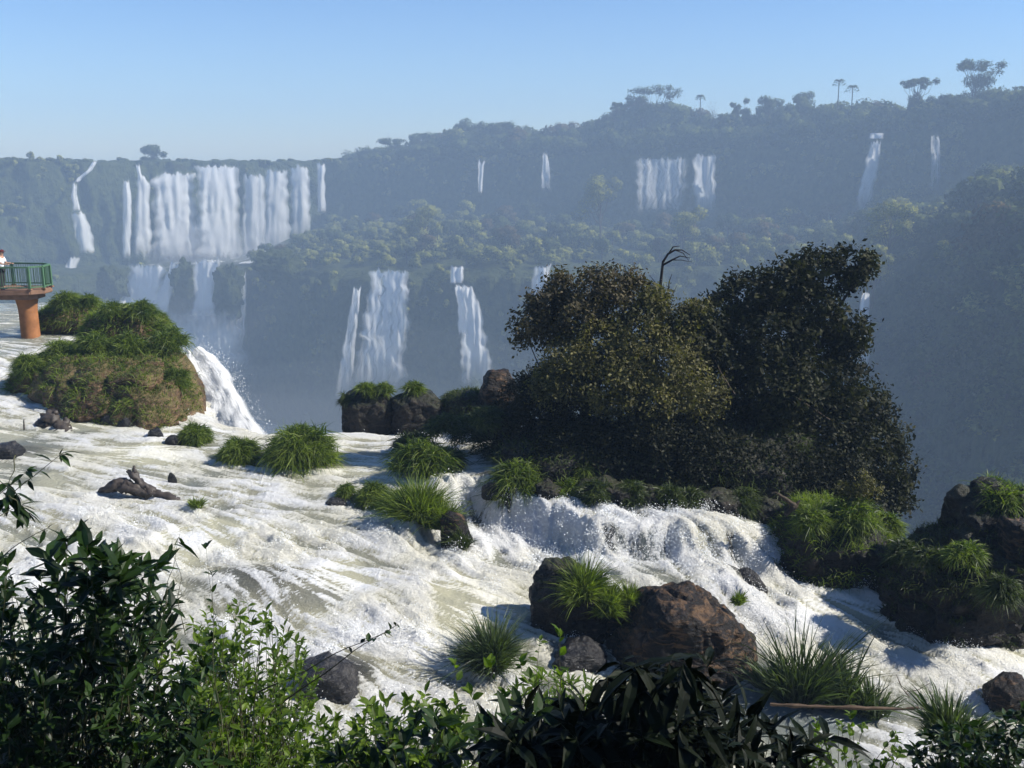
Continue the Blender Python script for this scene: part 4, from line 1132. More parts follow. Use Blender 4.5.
log('branch', 'thin dead twig standing in the water left of the driftwood stump', [([(24, 430, dB), (24, 419, dB)], [.03, .02])], ns=5, cat='branch')
log('branch', 'long straight tan cane lying across the water beside the big reed tuft', [([(770, 704, 16.9), (800, 706, 16.8), (860, 708, 16.7), (905, 709, 16.65), (928, 707, 16.6)], [.03, .035, .03, .03, .02])], mat='cane', ns=6, cat='branch')
log('branch', 'curved thin twig arching over the right rapids', [([(925, 712, 16), (912, 700, 16.2), (902, 688, 16.4), (896, 674, 16.5)], [.012, .010, .008, .004]), ([(905, 692, 16.4), (918, 690, 16.4), (930, 683, 16.4)], [.007, .006, .004])], mat='cane', ns=5, cat='branch')

# ================================================================== GRASS
def blades(base, dirs, length, width, droop, tint, g):
    n = len(base); ts = np.array([0, .35, .7, 1.0]); wf = np.array([1, .85, .5, 0.02])
    dirs = nrm(dirs)
    side = nrm(np.cross(dirs, g.normal(size=(n, 3))))
    vs = []
    for tt, wv in zip(ts, wf):
        c = base + dirs * (length * tt)[:, None]; c[:, 2] -= droop * length * tt ** 2
        h = dirs[:, :2] * (droop * length * tt ** 2 * .45)[:, None]; c[:, :2] += h
        if tt == 1.0: vs.append(c)
        else:
            vs.append(c - side * (width * wv)[:, None]); vs.append(c + side * (width * wv)[:, None])
    v = np.stack(vs, 1).reshape(-1, 3); b = np.arange(n)[:, None] * 7
    quads = np.concatenate([b + [0, 1, 3, 2], b + [2, 3, 5, 4]]); tris = b + [4, 5, 6]
    tv = np.clip(tint[:, None] + np.array([-.35, -.35, -.1, -.1, .1, .1, .25]), 0, 1).ravel()
    return v, quads, tris, tv

def tuft(name, rx, hd, n, L, g, wdt=.012, droop=.5, spread=.9, mat='grass', up=.9, ncl=30, rnd=.42):
    """many small clumps of blades growing out of a low mound"""
    a = g.random(ncl) * 6.283; rr = np.sqrt(g.random(ncl))
    cc = np.stack([rx * rr * np.cos(a), rx * rr * np.sin(a), hd * np.sqrt(np.clip(1 - rr ** 2, 0, 1))], 1)
    cn = np.stack([np.cos(a) * rr * spread, np.sin(a) * rr * spread, np.full(ncl, up)], 1) + g.normal(size=(ncl, 3)) * .12
    lump = .78 + .5 * noise(np.stack([np.cos(a) * 1.3 + g.random() * 40, np.sin(a) * 1.3, rr * 0], 1)); cc *= lump[:, None]
    cs = .45 + 1.1 * g.random(ncl); ct = g.normal(size=ncl) * .26
    k = g.integers(0, ncl, n)
    base = cc[k] + g.normal(size=(n, 3)) * np.array([1, 1, .5]) * rx * .16
    dirs = nrm(cn[k]) + g.normal(size=(n, 3)) * rnd
    ln = L * (0.5 + .6 * g.random(n)) * cs[k]
    v, q, t_, tv = blades(base, dirs, ln, wdt * (.6 + .8 * g.random(n)), droop * (.5 + 1.0 * g.random(n)), np.clip(.45 + .22 * g.normal(size=n) + ct[k], 0, 1), g)
    return mesh(name, v, tris=t_, quads=q, mat=M[mat], attrs={'tint': tv})
gg = np.random.default_rng(21)
def place_tuft(px, py, wpx, hpx, label, name='grass_tuft', D=None, mat='grass', n=None, style='mound', group=None, cat='grass tuft', cut=0.0, dy=0.0):
    p = on_water(px, py) if D is None else P(px, py, D)
    s = np.linalg.norm(p) / F; w_, h_ = wpx * s, hpx * s
    n = int(1.4 * (n or int(1500 + 1400 * min(2, w_))))
    if style == 'mound': me = tuft(name, w_ * .37, h_ * .80, n, h_ * .30 + .08, gg, .010 + .002 * w_, .6, 1.0, mat, .8, int(26 + 30 * w_), .75)
    elif style == 'spray': me = tuft(name, w_ * .24, h_ * .25, n, h_ * .85, gg, .013, .42, .42, mat, 1.0, 18, .24)
    else: me = tuft(name, w_ * .30, h_ * .12, n, h_ * .95, gg, .021, .28, .45, mat, 1.0, 14, .2)
    o = link(name, me, loc=(float(p[0]), float(p[1]) + dy, float(p[2]) - .05)); tag(o, label, cat, group); return o

place_tuft(300, 462, 80, 46, 'large round bright green grass mound in the left rapids', n=5200)
place_tuft(238, 460, 46, 28, 'smaller round grass mound just left of the large bright mound')
place_tuft(196, 441, 36, 20, 'low grass tuft where the left islet meets the rapids')
place_tuft(262, 448, 18, 14, 'little tuft peeking out between the two round mounds of the left rapids', D=36)
place_tuft(196, 508, 18, 14, 'tiny grass tuft at the right end of the forked driftwood', n=500, style='spray')
place_tuft(425, 474, 74, 40, 'wide grass mound below the rock wall, leftmost before the dark tree island', n=4200)
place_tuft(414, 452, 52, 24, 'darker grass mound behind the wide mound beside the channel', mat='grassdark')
place_tuft(420, 522, 56, 44, 'tallest tuft of the grass strip in the middle rapids', n=3200, style='spray')
place_tuft(442, 528, 34, 34, 'right-hand leaning tuft of the grass strip in the middle rapids', style='spray', n=1700)
place_tuft(374, 502, 36, 24, 'middle tuft of the grass strip in the middle rapids')
place_tuft(346, 497, 22, 16, 'smallest tuft at the left end of the grass strip')
place_tuft(395, 508, 34, 24, 'squat tuft between the middle and tallest tufts of the grass strip')
place_tuft(463, 548, 26, 26, 'ragged tuft hanging at the foot of the small waterfall', style='spray', n=1100, mat='grassdark')
place_tuft(490, 668, 58, 58, 'round spiky grass tuft alone in the foreground rapids', n=2200, style='spray', mat='reed')
place_tuft(583, 602, 38, 50, 'tall green grass tuft growing on the dark boulder', D=D2 - .2, n=2600, style='spray')
place_tuft(606, 612, 40, 34, 'lower grass tuft leaning right on the dark boulder', D=D2 - .3, n=1500, style='spray')
place_tuft(630, 604, 30, 26, 'small grass tuft at the right shoulder of the dark boulder', D=D2 - .1, n=900, style='spray')
place_tuft(738, 602, 22, 14, 'little yellow-green tuft on the right shoulder of the largest boulder', D=D1 + .4, n=350, style='spray')
place_tuft(798, 700, 58, 76, 'tall left half of the big reed tuft in the lower right rapids', n=330, style='reed', mat='reed')
place_tuft(842, 706, 56, 58, 'leaning middle part of the big reed tuft in the lower right rapids', n=300, style='reed', mat='reed')
place_tuft(872, 712, 46, 36, 'low right end of the big reed tuft beside the tan cane', n=260, style='reed', mat='reed')
place_tuft(775, 690, 40, 44, 'short reeds between the largest boulder and the big reed tuft', n=330, style='reed', mat='reed')
place_tuft(950, 745, 62, 52, 'coarse grass tuft rising from the lower right bush', D=11.5, n=1500, style='spray', mat='reed')
place_tuft(516, 496, 54, 46, 'dim grass mound on the island side of the small waterfall', D=27.2, mat='grass', n=3000)
place_tuft(534, 500, 30, 28, 'small tuft at the lower right of the dim island mound', D=26.9, mat='grass', n=1200)
place_tuft(584, 474, 28, 20, 'bright round tuft high on the shaded tree island', D=27.3, n=1200)
place_tuft(568, 502, 44, 28, 'grass mound at the shaded waterline right of the dim mound', D=26.7, n=2000)
place_tuft(448, 470, 36, 26, 'dark tuft right of the wide grass mound', mat='grassdark')
for k, (a, b, ww, hh, lb) in enumerate([(366, 392, 24, 14, 'pale tuft on the left end of the rock wall'), (384, 392, 20, 12, 'pale low tuft second from the left on the rock wall'), (413, 392, 26, 16, 'pale tuft on the middle rock of the wall'),
                                       (452, 404, 28, 16, 'dull tuft on the wall rock nearest the reddish knob'), (346, 403, 14, 12, 'small tuft hanging on the left corner of the rock wall')]):
    place_tuft(a, b, ww, hh, lb, D=34.6, n=1100, mat='grass' if k < 3 else 'grassdark')
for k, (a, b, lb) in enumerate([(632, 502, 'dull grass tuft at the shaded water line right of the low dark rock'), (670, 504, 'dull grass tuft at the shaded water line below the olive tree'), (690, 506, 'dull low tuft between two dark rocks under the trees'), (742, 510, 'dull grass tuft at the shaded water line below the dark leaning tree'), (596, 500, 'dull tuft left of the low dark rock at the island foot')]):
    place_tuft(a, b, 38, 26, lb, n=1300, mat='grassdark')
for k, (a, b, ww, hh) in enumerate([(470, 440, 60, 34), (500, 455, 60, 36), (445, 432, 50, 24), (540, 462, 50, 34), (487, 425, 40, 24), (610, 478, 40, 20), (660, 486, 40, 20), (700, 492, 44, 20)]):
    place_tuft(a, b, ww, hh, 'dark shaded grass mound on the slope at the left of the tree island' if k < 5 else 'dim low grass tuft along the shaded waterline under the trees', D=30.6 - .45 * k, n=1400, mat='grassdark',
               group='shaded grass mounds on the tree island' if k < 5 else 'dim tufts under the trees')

def cover(key, label, n, L, fn, mat='grass', wd=.012, seed=1, name='grass', droop=.7):
    g = np.random.default_rng(seed); v, f = o_pts[key]
    a, b, c = v[f[:, 0]], v[f[:, 1]], v[f[:, 2]]
    nn = np.cross(b - a, c - a); ar = np.linalg.norm(nn, axis=1); nn = nn / np.maximum(ar, 1e-9)[:, None]
    if ((a - v.mean(0)) * nn).sum() < 0: nn = -nn
    ce = (a + b + c) / 3
    wgt = ar * np.clip(fn(ce, nn), 0, 1)
    if wgt.sum() <= 0: return
    k = g.choice(len(f), n, p=wgt / wgt.sum()); r1, r2 = g.random((2, n, 1)); m = r1 + r2 > 1; r1 = np.where(m, 1 - r1, r1); r2 = np.where(m, 1 - r2, r2)
    base = a[k] + (b[k] - a[k]) * r1 + (c[k] - a[k]) * r2
    cl = noise(base / .55 + seed)
    dirs = nn[k] * .7 + np.array([0, 0, .8]) + g.normal(size=(n, 3)) * .35
    v2, q, t_, tv = blades(base - nn[k] * .03, dirs, L * (.5 + .8 * g.random(n)) * (1 + .7 * cl), wd * (.6 + .8 * g.random(n)), droop * (.5 + g.random(n)), np.clip(.5 + .22 * g.normal(size=n) + .7 * cl, 0, 1), g)
    o = link(name, mesh(name, v2, tris=t_, quads=q, mat=M[mat], attrs={'tint': tv})); tag(o, label, kind='stuff')
def topmask(lo=.2, hi=.6, ns=1.2, th=0.0): return lambda c, n: sstep(lo, hi, n[:, 2] + .9 * noise(c / ns) - th)
cover(R40.name, 'green grass over the brow of the brown islet face', 8500, .40, lambda c, n: np.maximum(sstep(.3, .7, n[:, 2] + .4 * noise(c / .9)), 1.0 * sstep(.3, .45, noise(c / 1.1 + 3)) * (n[:, 2] > -.3)), seed=2)
cover(R41.name, 'green grass down the steep right end of the islet', 3600, .30, lambda c, n: sstep(.4, .8, n[:, 2] + 1.1 * noise(c / 1.2 + 1)), seed=3)
cover(R42.name, 'green grass covering the rounded left end of the islet', 6500, .34, lambda c, n: sstep(-.25, .2, n[:, 2] + .5 * noise(c / 1.2 + 1)), seed=4)
cover(R43.name, 'leafy green growth on the hump by the orange pillar', 6500, .36, lambda c, n: (n[:, 2] > -.3) * 1., seed=5, wd=.018)
cover(R44.name, 'leafy green growth on the middle ridge of the islet', 8500, .36, lambda c, n: (n[:, 2] > -.3) * 1., seed=6, wd=.018)
cover(R20.name, 'thick green grass on the outcrop beside the dark tree', 8000, .40, topmask(.35, .7), seed=7, wd=.011)
cover(R21.name, 'grass on the steps of the largest right outcrop', 6500, .34, lambda c, n: sstep(.35, .7, n[:, 2] + 1.0 * noise(c / .8)), 'grassdark', seed=8, wd=.010)
cover(R22.name, 'bright grass on the pointed top of the right outcrop', 3500, .36, lambda c, n: sstep(.3, .7, n[:, 2] + .8 * noise(c / .8)) * (c[:, 0] > np.median(c[:, 0]) - .3), seed=9, wd=.010)
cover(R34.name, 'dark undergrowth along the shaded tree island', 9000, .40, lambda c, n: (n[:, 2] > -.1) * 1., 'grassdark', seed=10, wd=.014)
cover(R32.name, 'dark grass hanging over the wall rock by the tree island', 2500, .3, topmask(.0, .5), 'grassdark', seed=11)
for k, (a, b, ww, hh, D_, lb) in enumerate([(850, 524, 60, 28, DA + .6, 'bright grass mound crowning the outcrop beside the dark tree'), (812, 524, 40, 20, DA + .4, 'lower grass mound at the left of the green outcrop top'),
        (884, 532, 36, 24, DA + 1.6, 'soft grass mound at the gorge side of the green outcrop'), (998, 510, 46, 24, DB + 1.6, 'sunny grass tuft on the peak of the right outcrop'),
        (965, 560, 44, 22, DB - .1, 'grass tuft on the middle step of the right outcrop'), (928, 562, 34, 18, DB + .4, 'dim grass tuft on the left step of the right outcrop'),
        (1000, 600, 30, 26, DB - .7, 'small tuft low on the face of the right outcrop'), (908, 560, 40, 22, DB + 1.5, 'dark grass mound in the notch between the right outcrops')]):
    place_tuft(a, b, ww, hh, lb, D=D_, n=2300, mat='grass' if k < 5 else 'grassdark')

def bump_on(key, px, py):
    v = o_pts[key][0]; d = v / v[:, 1:2]; r = ray(px, py)
    k = np.argsort(np.hypot(d[:, 0] - r[0], d[:, 2] - r[2]))[:12]
    return float(v[k, 1].min())
for key, px, py, ww, hh, lb in [(R42.name, 30, 372, 34, 20, 'leftmost mound on the left end of the islet'), (R42.name, 62, 356, 40, 20, 'rounded mound on the brow of the left end of the islet'), (R40.name, 96, 350, 40, 20, 'wide mound in the middle of the islet brow'),
        (R40.name, 132, 352, 38, 20, 'mound right of the middle of the islet brow'), (R41.name, 168, 350, 40, 24, 'mound above the steep right end of the islet'), (R41.name, 176, 388, 30, 26, 'hanging mound halfway down the right end of the islet'),
        (R42.name, 44, 400, 34, 18, 'low mound near the water at the left foot of the islet'), (R44.name, 112, 316, 36, 18, 'left mound on the middle ridge of the islet'), (R44.name, 142, 318, 38, 20, 'right mound on the middle ridge of the islet'),
        (R43.name, 66, 306, 34, 16, 'mound on the hump by the orange pillar'), (R43.name, 88, 304, 24, 12, 'small mound right on the hump by the orange pillar'), (R44.name, 164, 338, 30, 20, 'mound at the lower right of the middle ridge of the islet')]:
    place_tuft(px, py, ww, hh, lb, D=bump_on(key, px, py), n=1400, group='grass mounds on the left islet')
# plunging water beside the islet
def sheet(stn, dens, label, seed, nu=26, nv=60, cover_=1.0, bul=.5, us=1.0):
    """stn: (left px, right px, py, D)"""
    s = np.array(stn, float); tt = np.linspace(0, len(s) - 1, nv); a, b, y, D_ = (np.interp(tt, np.arange(len(s)), s[:, k]) for k in range(4))
    uu = np.linspace(0, 1, nu); V = np.zeros((nu, nv, 3))
    for i, u in enumerate(uu):
        for j in range(nv): V[i, j] = P(a[j] * (1 - u) + b[j] * u, y[j] + 3 * math.sin(u * 9 + seed), D_[j] - bul * math.sin(u * math.pi))
    nz = fbm(V * np.array([2.2, 2.2, .5]) + seed, 4); V[..., 1] -= .35 * nz; V[..., 0] += .15 * noise(V * 1.1)
    dd = np.linalg.norm(V - V[:, :1], axis=-1)
    wdt = np.linalg.norm(V[0, 0] - V[-1, 0])
    uv = np.stack([(uu[:, None] * wdt * 4 * us + 0 * dd), dd * 4], -1).reshape(-1, 2)
    cv = np.clip(np.minimum(uu, 1 - uu) * 7, 0, 1)[:, None] * np.clip((len(s) - 1 - tt) / .8, 0, 1)[None] * cover_
    o = link('waterfall', mesh('waterfall', V, quads=gridquads(nu, nv), mat=M['fall'], smooth=True, attrs={'dens': np.full(nu * nv, dens), 'cover': cv}, uv=uv)); tag(o, label, 'waterfall'); return V
V = sheet([(180, 203, 349, 39.5), (183, 216, 357, 39), (190, 231, 374, 38), (198, 242, 396, 37.3), (202, 256, 420, 36.6), (206, 280, 442, 36), (214, 310, 470, 36)], 1.7, 'white water plunging steeply beside the right end of the left islet', 4)
g_ = np.random.default_rng(55); pts = V.reshape(-1, 3); pk = pts[g_.integers(0, len(pts), 5000)] + g_.normal(size=(5000, 3)) * np.array([.22, .2, .3]) + np.array([.15, 0, 0])
sp = drops('spray', pk, .006 + .016 * g_.random(5000) ** 2, g_); tag(sp, 'spray flying off the water plunging beside the left islet', kind='stuff')
fi = np.argwhere((face > .5) & (Y > 20)); pk = fi[g_.integers(0, len(fi), 9000)]
pk = np.stack([X[pk[:, 0], pk[:, 1]], Y[pk[:, 0], pk[:, 1]], Zw[pk[:, 0], pk[:, 1]]], 1) + g_.normal(size=(9000, 3)) * np.array([.08, .08, .07]) + np.array([0, -.05, .03])
sp = drops('spray', pk, .005 + .012 * g_.random(9000) ** 2, g_); tag(sp, 'white droplets around the small ledge waterfall', kind='stuff')
# ================================================================== ISLAND TREES
def leaf_tree(name, label, base, trunktop, blobs, n, size, mat, seed, gap=0.42, shell=.5, trunk_r=.16, D0=30.5, cat='tree', clus=7, csp=.12, barkm='darkbark', asp=.5):
    g = np.random.default_rng(seed)
    b = P(*base); L = []
    for (px, py, rp, dd) in blobs:
        c = P(px, py, D0 + dd); s = rp / F * np.linalg.norm(c); L.append([*(c - b), s, s * .95, s * .9])
    nc = n // clus
    c, nor, s, _d = lobes_leaves(L, nc, size, g, .5, shell, gap, .55)
    c = np.repeat(c, clus, 0) + g.normal(size=(len(c) * clus, 3)) * csp; nor = nrm(np.repeat(nor, clus, 0) + g.normal(size=(len(c), 3)) * .42)
    s = np.repeat(s, clus) * (.7 + .6 * g.random(len(c)))
    v, f = quads_leaves(c, nor, s, g, asp)
    tint = np.clip(.35 + .3 * g.normal(size=len(c)) + .6 * noise(c / .9 + seed), 0, 1)
    root = empty(name, tuple(b))
    link('crown', mesh(name + '_crown', v, quads=f, mat=M[mat], attrs={'tint': np.repeat(tint, 4)}), root)
    tv, tf = branching((0, 0, -.6), P(*trunktop) - b, L, trunk_r, g)
    link('trunk', mesh(name + '_trunk', tv, quads=tf, mat=M[barkm], smooth=True), root)
    tag(root, label, cat); return root
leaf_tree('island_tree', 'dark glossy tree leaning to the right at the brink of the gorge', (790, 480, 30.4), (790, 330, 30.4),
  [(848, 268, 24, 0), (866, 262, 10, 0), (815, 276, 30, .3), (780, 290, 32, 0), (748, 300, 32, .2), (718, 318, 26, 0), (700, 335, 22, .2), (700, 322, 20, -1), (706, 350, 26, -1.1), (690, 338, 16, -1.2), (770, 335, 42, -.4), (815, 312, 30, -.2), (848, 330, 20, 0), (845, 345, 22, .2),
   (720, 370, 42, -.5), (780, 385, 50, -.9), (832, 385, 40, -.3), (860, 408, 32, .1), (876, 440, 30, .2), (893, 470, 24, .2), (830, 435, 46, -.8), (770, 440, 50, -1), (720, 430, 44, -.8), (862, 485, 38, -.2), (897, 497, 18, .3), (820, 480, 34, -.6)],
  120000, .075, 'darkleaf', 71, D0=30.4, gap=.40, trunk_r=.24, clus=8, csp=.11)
leaf_tree('island_tree', 'russet brown open-crowned tree at the left of the island', (585, 470, 29.8), (580, 330, 29.8),
  [(532, 322, 20, 0), (545, 305, 20, 0), (562, 292, 22, .2), (590, 288, 24, 0), (618, 285, 24, .2), (640, 296, 20, 0), (575, 315, 30, -.2), (610, 310, 30, -.2), (528, 340, 13, .2), (555, 335, 20, 0), (656, 305, 16, 0)],
  36000, .060, 'russet', 72, gap=.46, trunk_r=.14, D0=29.8, clus=7, csp=.12)
leaf_tree('island_tree', 'sunlit olive tree in the middle of the island beside the dark leaning tree', (640, 470, 28.9), (640, 370, 28.9),
  [(600, 350, 34, 0), (640, 335, 36, .2), (672, 320, 24, .3), (684, 345, 24, .2), (655, 365, 40, -.4), (610, 380, 40, -.5), (572, 365, 30, -.2), (556, 385, 28, -.2), (645, 400, 40, -.6), (690, 390, 36, -.4), (700, 312, 14, .2), (655, 300, 16, .3)],
  85000, .052, 'olive', 73, D0=28.9, gap=.42, trunk_r=.13, clus=8, csp=.11)
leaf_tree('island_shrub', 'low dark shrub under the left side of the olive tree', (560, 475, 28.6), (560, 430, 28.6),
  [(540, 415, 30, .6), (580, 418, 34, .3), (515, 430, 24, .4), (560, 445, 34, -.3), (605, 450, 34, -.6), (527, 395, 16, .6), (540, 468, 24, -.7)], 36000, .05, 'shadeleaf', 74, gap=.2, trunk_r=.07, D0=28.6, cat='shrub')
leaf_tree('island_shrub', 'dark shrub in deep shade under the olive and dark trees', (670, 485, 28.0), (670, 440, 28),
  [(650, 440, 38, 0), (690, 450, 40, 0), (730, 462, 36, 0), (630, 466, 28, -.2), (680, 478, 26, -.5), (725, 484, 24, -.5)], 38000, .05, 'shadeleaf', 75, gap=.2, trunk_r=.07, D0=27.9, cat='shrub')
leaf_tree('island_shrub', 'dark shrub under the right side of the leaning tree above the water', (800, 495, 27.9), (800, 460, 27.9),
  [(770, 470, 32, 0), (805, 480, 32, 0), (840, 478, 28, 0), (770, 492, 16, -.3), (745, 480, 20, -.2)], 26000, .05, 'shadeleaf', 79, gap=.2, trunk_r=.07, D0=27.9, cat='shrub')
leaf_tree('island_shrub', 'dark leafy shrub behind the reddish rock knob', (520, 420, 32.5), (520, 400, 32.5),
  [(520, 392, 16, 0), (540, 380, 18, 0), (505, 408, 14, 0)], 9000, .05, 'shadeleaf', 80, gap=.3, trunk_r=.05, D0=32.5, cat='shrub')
leaf_tree('island_shrub', 'small yellowish shrub at the foot of the dark leaning tree', (858, 505, DA + .9), (858, 490, DA + .9),
  [(858, 485, 15, 0), (872, 492, 11, 0), (846, 493, 10, 0)], 2600, .035, 'olive', 76, gap=.4, trunk_r=.03, D0=DA + .9, cat='shrub', csp=.07)

# dead tree bowed by the wind
def thin_tree(name, label, paths, mat='darkbark', cat='dead tree'):
    root = None; vs = []
    for (pts, rad) in paths:
        pts = np.array([P(*a) for a in pts]); n = len(pts); u = np.linspace(0, n - 1, (n - 1) * 4 + 1)
        q = np.stack([np.interp(u, np.arange(n), pts[:, c]) for c in range(3)], 1); vs.append(tube(q, np.interp(u, np.arange(n), rad), 6))
    b = P(*paths[0][0][0]); root = empty(name, tuple(b))
    v, f = vs[0]; link('trunk', mesh('trunk', v - b, quads=f, mat=M[mat], smooth=True), root)
    for v, f in vs[1:]: link('branch', mesh('branch', v - b, quads=f, mat=M[mat], smooth=True), root)
    tag(root, label, cat); return root
dd_ = 31.8
thin_tree('dead_tree', 'bare dead tree with its branches bowed over to the right above the island', [
  ([(659, 345, dd_), (659, 300, dd_), (661, 280, dd_), (663, 262, dd_), (668, 254, dd_), (675, 250, dd_), (682, 250, dd_), (690, 255, dd_)], [.08, .06, .05, .04, .035, .03, .02, .01]),
  ([(663, 265, dd_), (672, 260, dd_ - .1), (680, 256, dd_ - .1), (690, 258, dd_ - .2)], [.035, .03, .02, .008]),
  ([(667, 256, dd_), (673, 247, dd_), (680, 246, dd_)], [.025, .02, .006]),
  ([(675, 250, dd_), (683, 253, dd_ + .2), (689, 261, dd_ + .2)], [.02, .015, .005]),
  ([(672, 260, dd_), (681, 260, dd_), (692, 262, dd_)], [.018, .012, .005]),
  ([(659, 290, dd_), (655, 282, dd_), (650, 276, dd_)], [.02, .012, .005]),
  ([(662, 310, dd_), (668, 295, dd_), (669, 282, dd_), (672, 274, dd_)], [.03, .025, .015, .006]),
  ([(667, 300, dd_), (663, 290, dd_), (664, 283, dd_)], [.02, .012, .005]),
  ([(668, 302, dd_), (674, 292, dd_), (677, 285, dd_)], [.015, .01, .004])])
for k, (pp_, lb) in enumerate([([(830, 420, 28.6), (800, 400, 28.8), (770, 385, 28.8)], 'pale bare limb crossing the dark tree'), ([(640, 392, 28.6), (620, 386, 28.6), (600, 388, 28.7)], 'pale bare twig at the front of the olive tree'), ([(735, 395, 28.5), (722, 375, 28.5), (715, 360, 28.6)], 'pale bare twig between the olive and dark trees')]):
    log('branch', lb, [(pp_, [.03, .02, .008])], mat='bark', ns=5, cat='branch')
log('driftwood', 'pale forked snag lying against the left end of the green outcrop', [([(785, 515, DA + .3), (795, 506, DA + .3), (783, 497, DA + .3), (775, 492, DA + .3)], [.06, .07, .05, .02]), ([(795, 506, DA + .3), (800, 500, DA + .3)], [.05, .02])], mat='bark', ns=6)

# ================================================================== VIEWING PLATFORM AND VISITOR
pr = np.array
DP_ = 45.0
pf = empty('viewing_platform', tuple(P(31, 337, DP_)))
pb = P(31, 337, DP_)
tag(pf, 'viewing walkway with green railing on a rust orange pillar above the river', 'walkway')
zt_ = P(0, 291, DP_ - 1)[2]; pc = P(31, 300, DP_)
deck_poly = [(-9, -1.0), (-1.2, -1.0), (.4, -.85), (.85, -.4), (.85, .4), (.4, .85), (-1.2, 1.0), (-9, 1.0)]
def prism(poly, z0, z1, c, inset=0):
    n = len(poly); a = np.array(poly); m = a.mean(0)
    v = np.concatenate([np.c_[a, np.full(n, z0)] , np.c_[a, np.full(n, z1)]]) + np.array([c[0], c[1], 0])
    bm = bmesh.new(); vv = [bm.verts.new(Vector(x)) for x in v]
    bm.faces.new(vv[:n][::-1]); bm.faces.new(vv[n:])
    for k in range(n): bm.faces.new([vv[k], vv[(k + 1) % n], vv[n + (k + 1) % n], vv[n + k]])
    return bm
def bmobj(name, bm, mat, parent, bev=0):
    if bev: bmesh.ops.bevel(bm, geom=bm.edges[:], offset=bev, segments=2, affect='EDGES')
    bmesh.ops.recalc_face_normals(bm, faces=bm.faces)
    me = bpy.data.meshes.new(name); bm.to_mesh(me); bm.free(); me.materials.append(mat)
    for v in me.vertices: v.co = v.co - Vector(pb)
    return link(name, me, parent)
bmobj('deck', prism(deck_poly, zt_ - .22, zt_, pc), M['deck'], pf, .03)
bmobj('deck_beam', prism([(-9, -.7), (.2, -.7), (.5, -.4), (.5, .4), (.2, .7), (-9, .7)], zt_ - .45, zt_ - .223, pc), M['deck'], pf, .02)
wl = pb[2]
pill = [(0.0, .40), (.3, .39), (1.2, .40), (1.6, .44), (1.75, .47)]
hh_ = (zt_ - .45) - wl
v, f = tube([(pb[0] + 0, pb[1], wl - 1.2), (pb[0], pb[1], wl), (pb[0], pb[1], wl + .6 * hh_), (pb[0], pb[1], wl + hh_ - .35), (pb[0], pb[1], wl + hh_ + .0)], [.42, .41, .40, .42, .50], 28)
link('pillar', mesh('pillar', v - pb, quads=f, mat=M['pillar'], smooth=True), pf)
def boxbm(c, s):
    bm = bmesh.new(); bmesh.ops.create_cube(bm, size=1)
    for v in bm.verts: v.co = Vector((v.co.x * s[0] + c[0], v.co.y * s[1] + c[1], v.co.z * s[2] + c[2]))
    return bm
def bar(a, b, wd, h):
    """rectangular bar from a to b"""
    a, b = Vector(a), Vector(b); d = b - a; bm = bmesh.new(); bmesh.ops.create_cube(bm, size=1)
    q = d.to_track_quat('X', 'Z'); Mx = Matrix.Translation((a + b) / 2) @ q.to_matrix().to_4x4() @ Matrix.Diagonal((d.length, wd, h, 1)); bm.transform(Mx); return bm
rp = [(x * .97 + pc[0], y * .93 + pc[1]) for x, y in deck_poly]
H_ = 1.02
for k in range(len(rp) - 1):
    a, b = rp[k], rp[k + 1]
    if k in (0, 6):
        pass
    bmobj('handrail', bar((*a, zt_ + H_), (*b, zt_ + H_), .09, .07), M['rail'], pf)
    bmobj('bottom_rail', bar((*a, zt_ + .12), (*b, zt_ + .12), .05, .05), M['rail'], pf)
    L_ = math.hypot(b[0] - a[0], b[1] - a[1]); nb_ = max(1, int(L_ / .11))
    bm = bmesh.new()
    for j in range(1, nb_):
        x, y = a[0] + (b[0] - a[0]) * j / nb_, a[1] + (b[1] - a[1]) * j / nb_
        m2 = Matrix.Translation((x, y, zt_ + .12 + (H_ - .12) / 2)) @ Matrix.Diagonal((.016, .016, H_ - .14, 1)); bmesh.ops.create_cube(bm, size=1, matrix=m2)
    bmobj('baluster_panel', bm, M['rail'], pf)
    npst = max(1, round(L_ / 1.3))
    for j in range(npst):
        x, y = a[0] + (b[0] - a[0]) * j / npst, a[1] + (b[1] - a[1]) * j / npst
        bmobj('post', boxbm((x, y, zt_ + (H_ - .04) / 2), (.10, .10, H_ - .04)), M['rail'], pf)
        bmobj('bolt_plate', boxbm((x, y, zt_ + .03), (.17, .17, .06)), M['deck'], pf)

# visitor, seen to the left edge of the frame, leaning on the railing and facing right
def skin(name, verts, edges, rad, mat, parent=None, root=0, sub=2):
    me = bpy.data.meshes.new(name); me.from_pydata([tuple(v) for v in verts], edges, []); me.materials.append(mat)
    o = link(name, me, parent)
    m = o.modifiers.new('Skin', 'SKIN'); m.use_smooth_shade = True
    for k, v in enumerate(me.skin_vertices[0].data):
        r = rad[k]; v.radius = r if isinstance(r, tuple) else (r, r); v.use_root = (k == root)
    s = o.modifiers.new('Subdivision', 'SUBSURF'); s.levels = sub; s.render_levels = sub
    return o
M['skin'] = simple_mat('skin', (.42, .24, .16), .55, .4, .08); M['shirt'] = simple_mat('white_shirt', (.72, .76, .82), .8, .2, .05)
M['navy'] = simple_mat('navy_cloth', (.03, .04, .12), .8, .2, .1); M['trouser'] = simple_mat('dark_trousers', (.03, .03, .035), .85, .2, .1)
M['cap'] = simple_mat('dark_red_cap', (.10, .02, .02), .8, .2, .1)
vp = np.array([P(6, 290, DP_ - .2)[0], DP_ - .45, zt_])
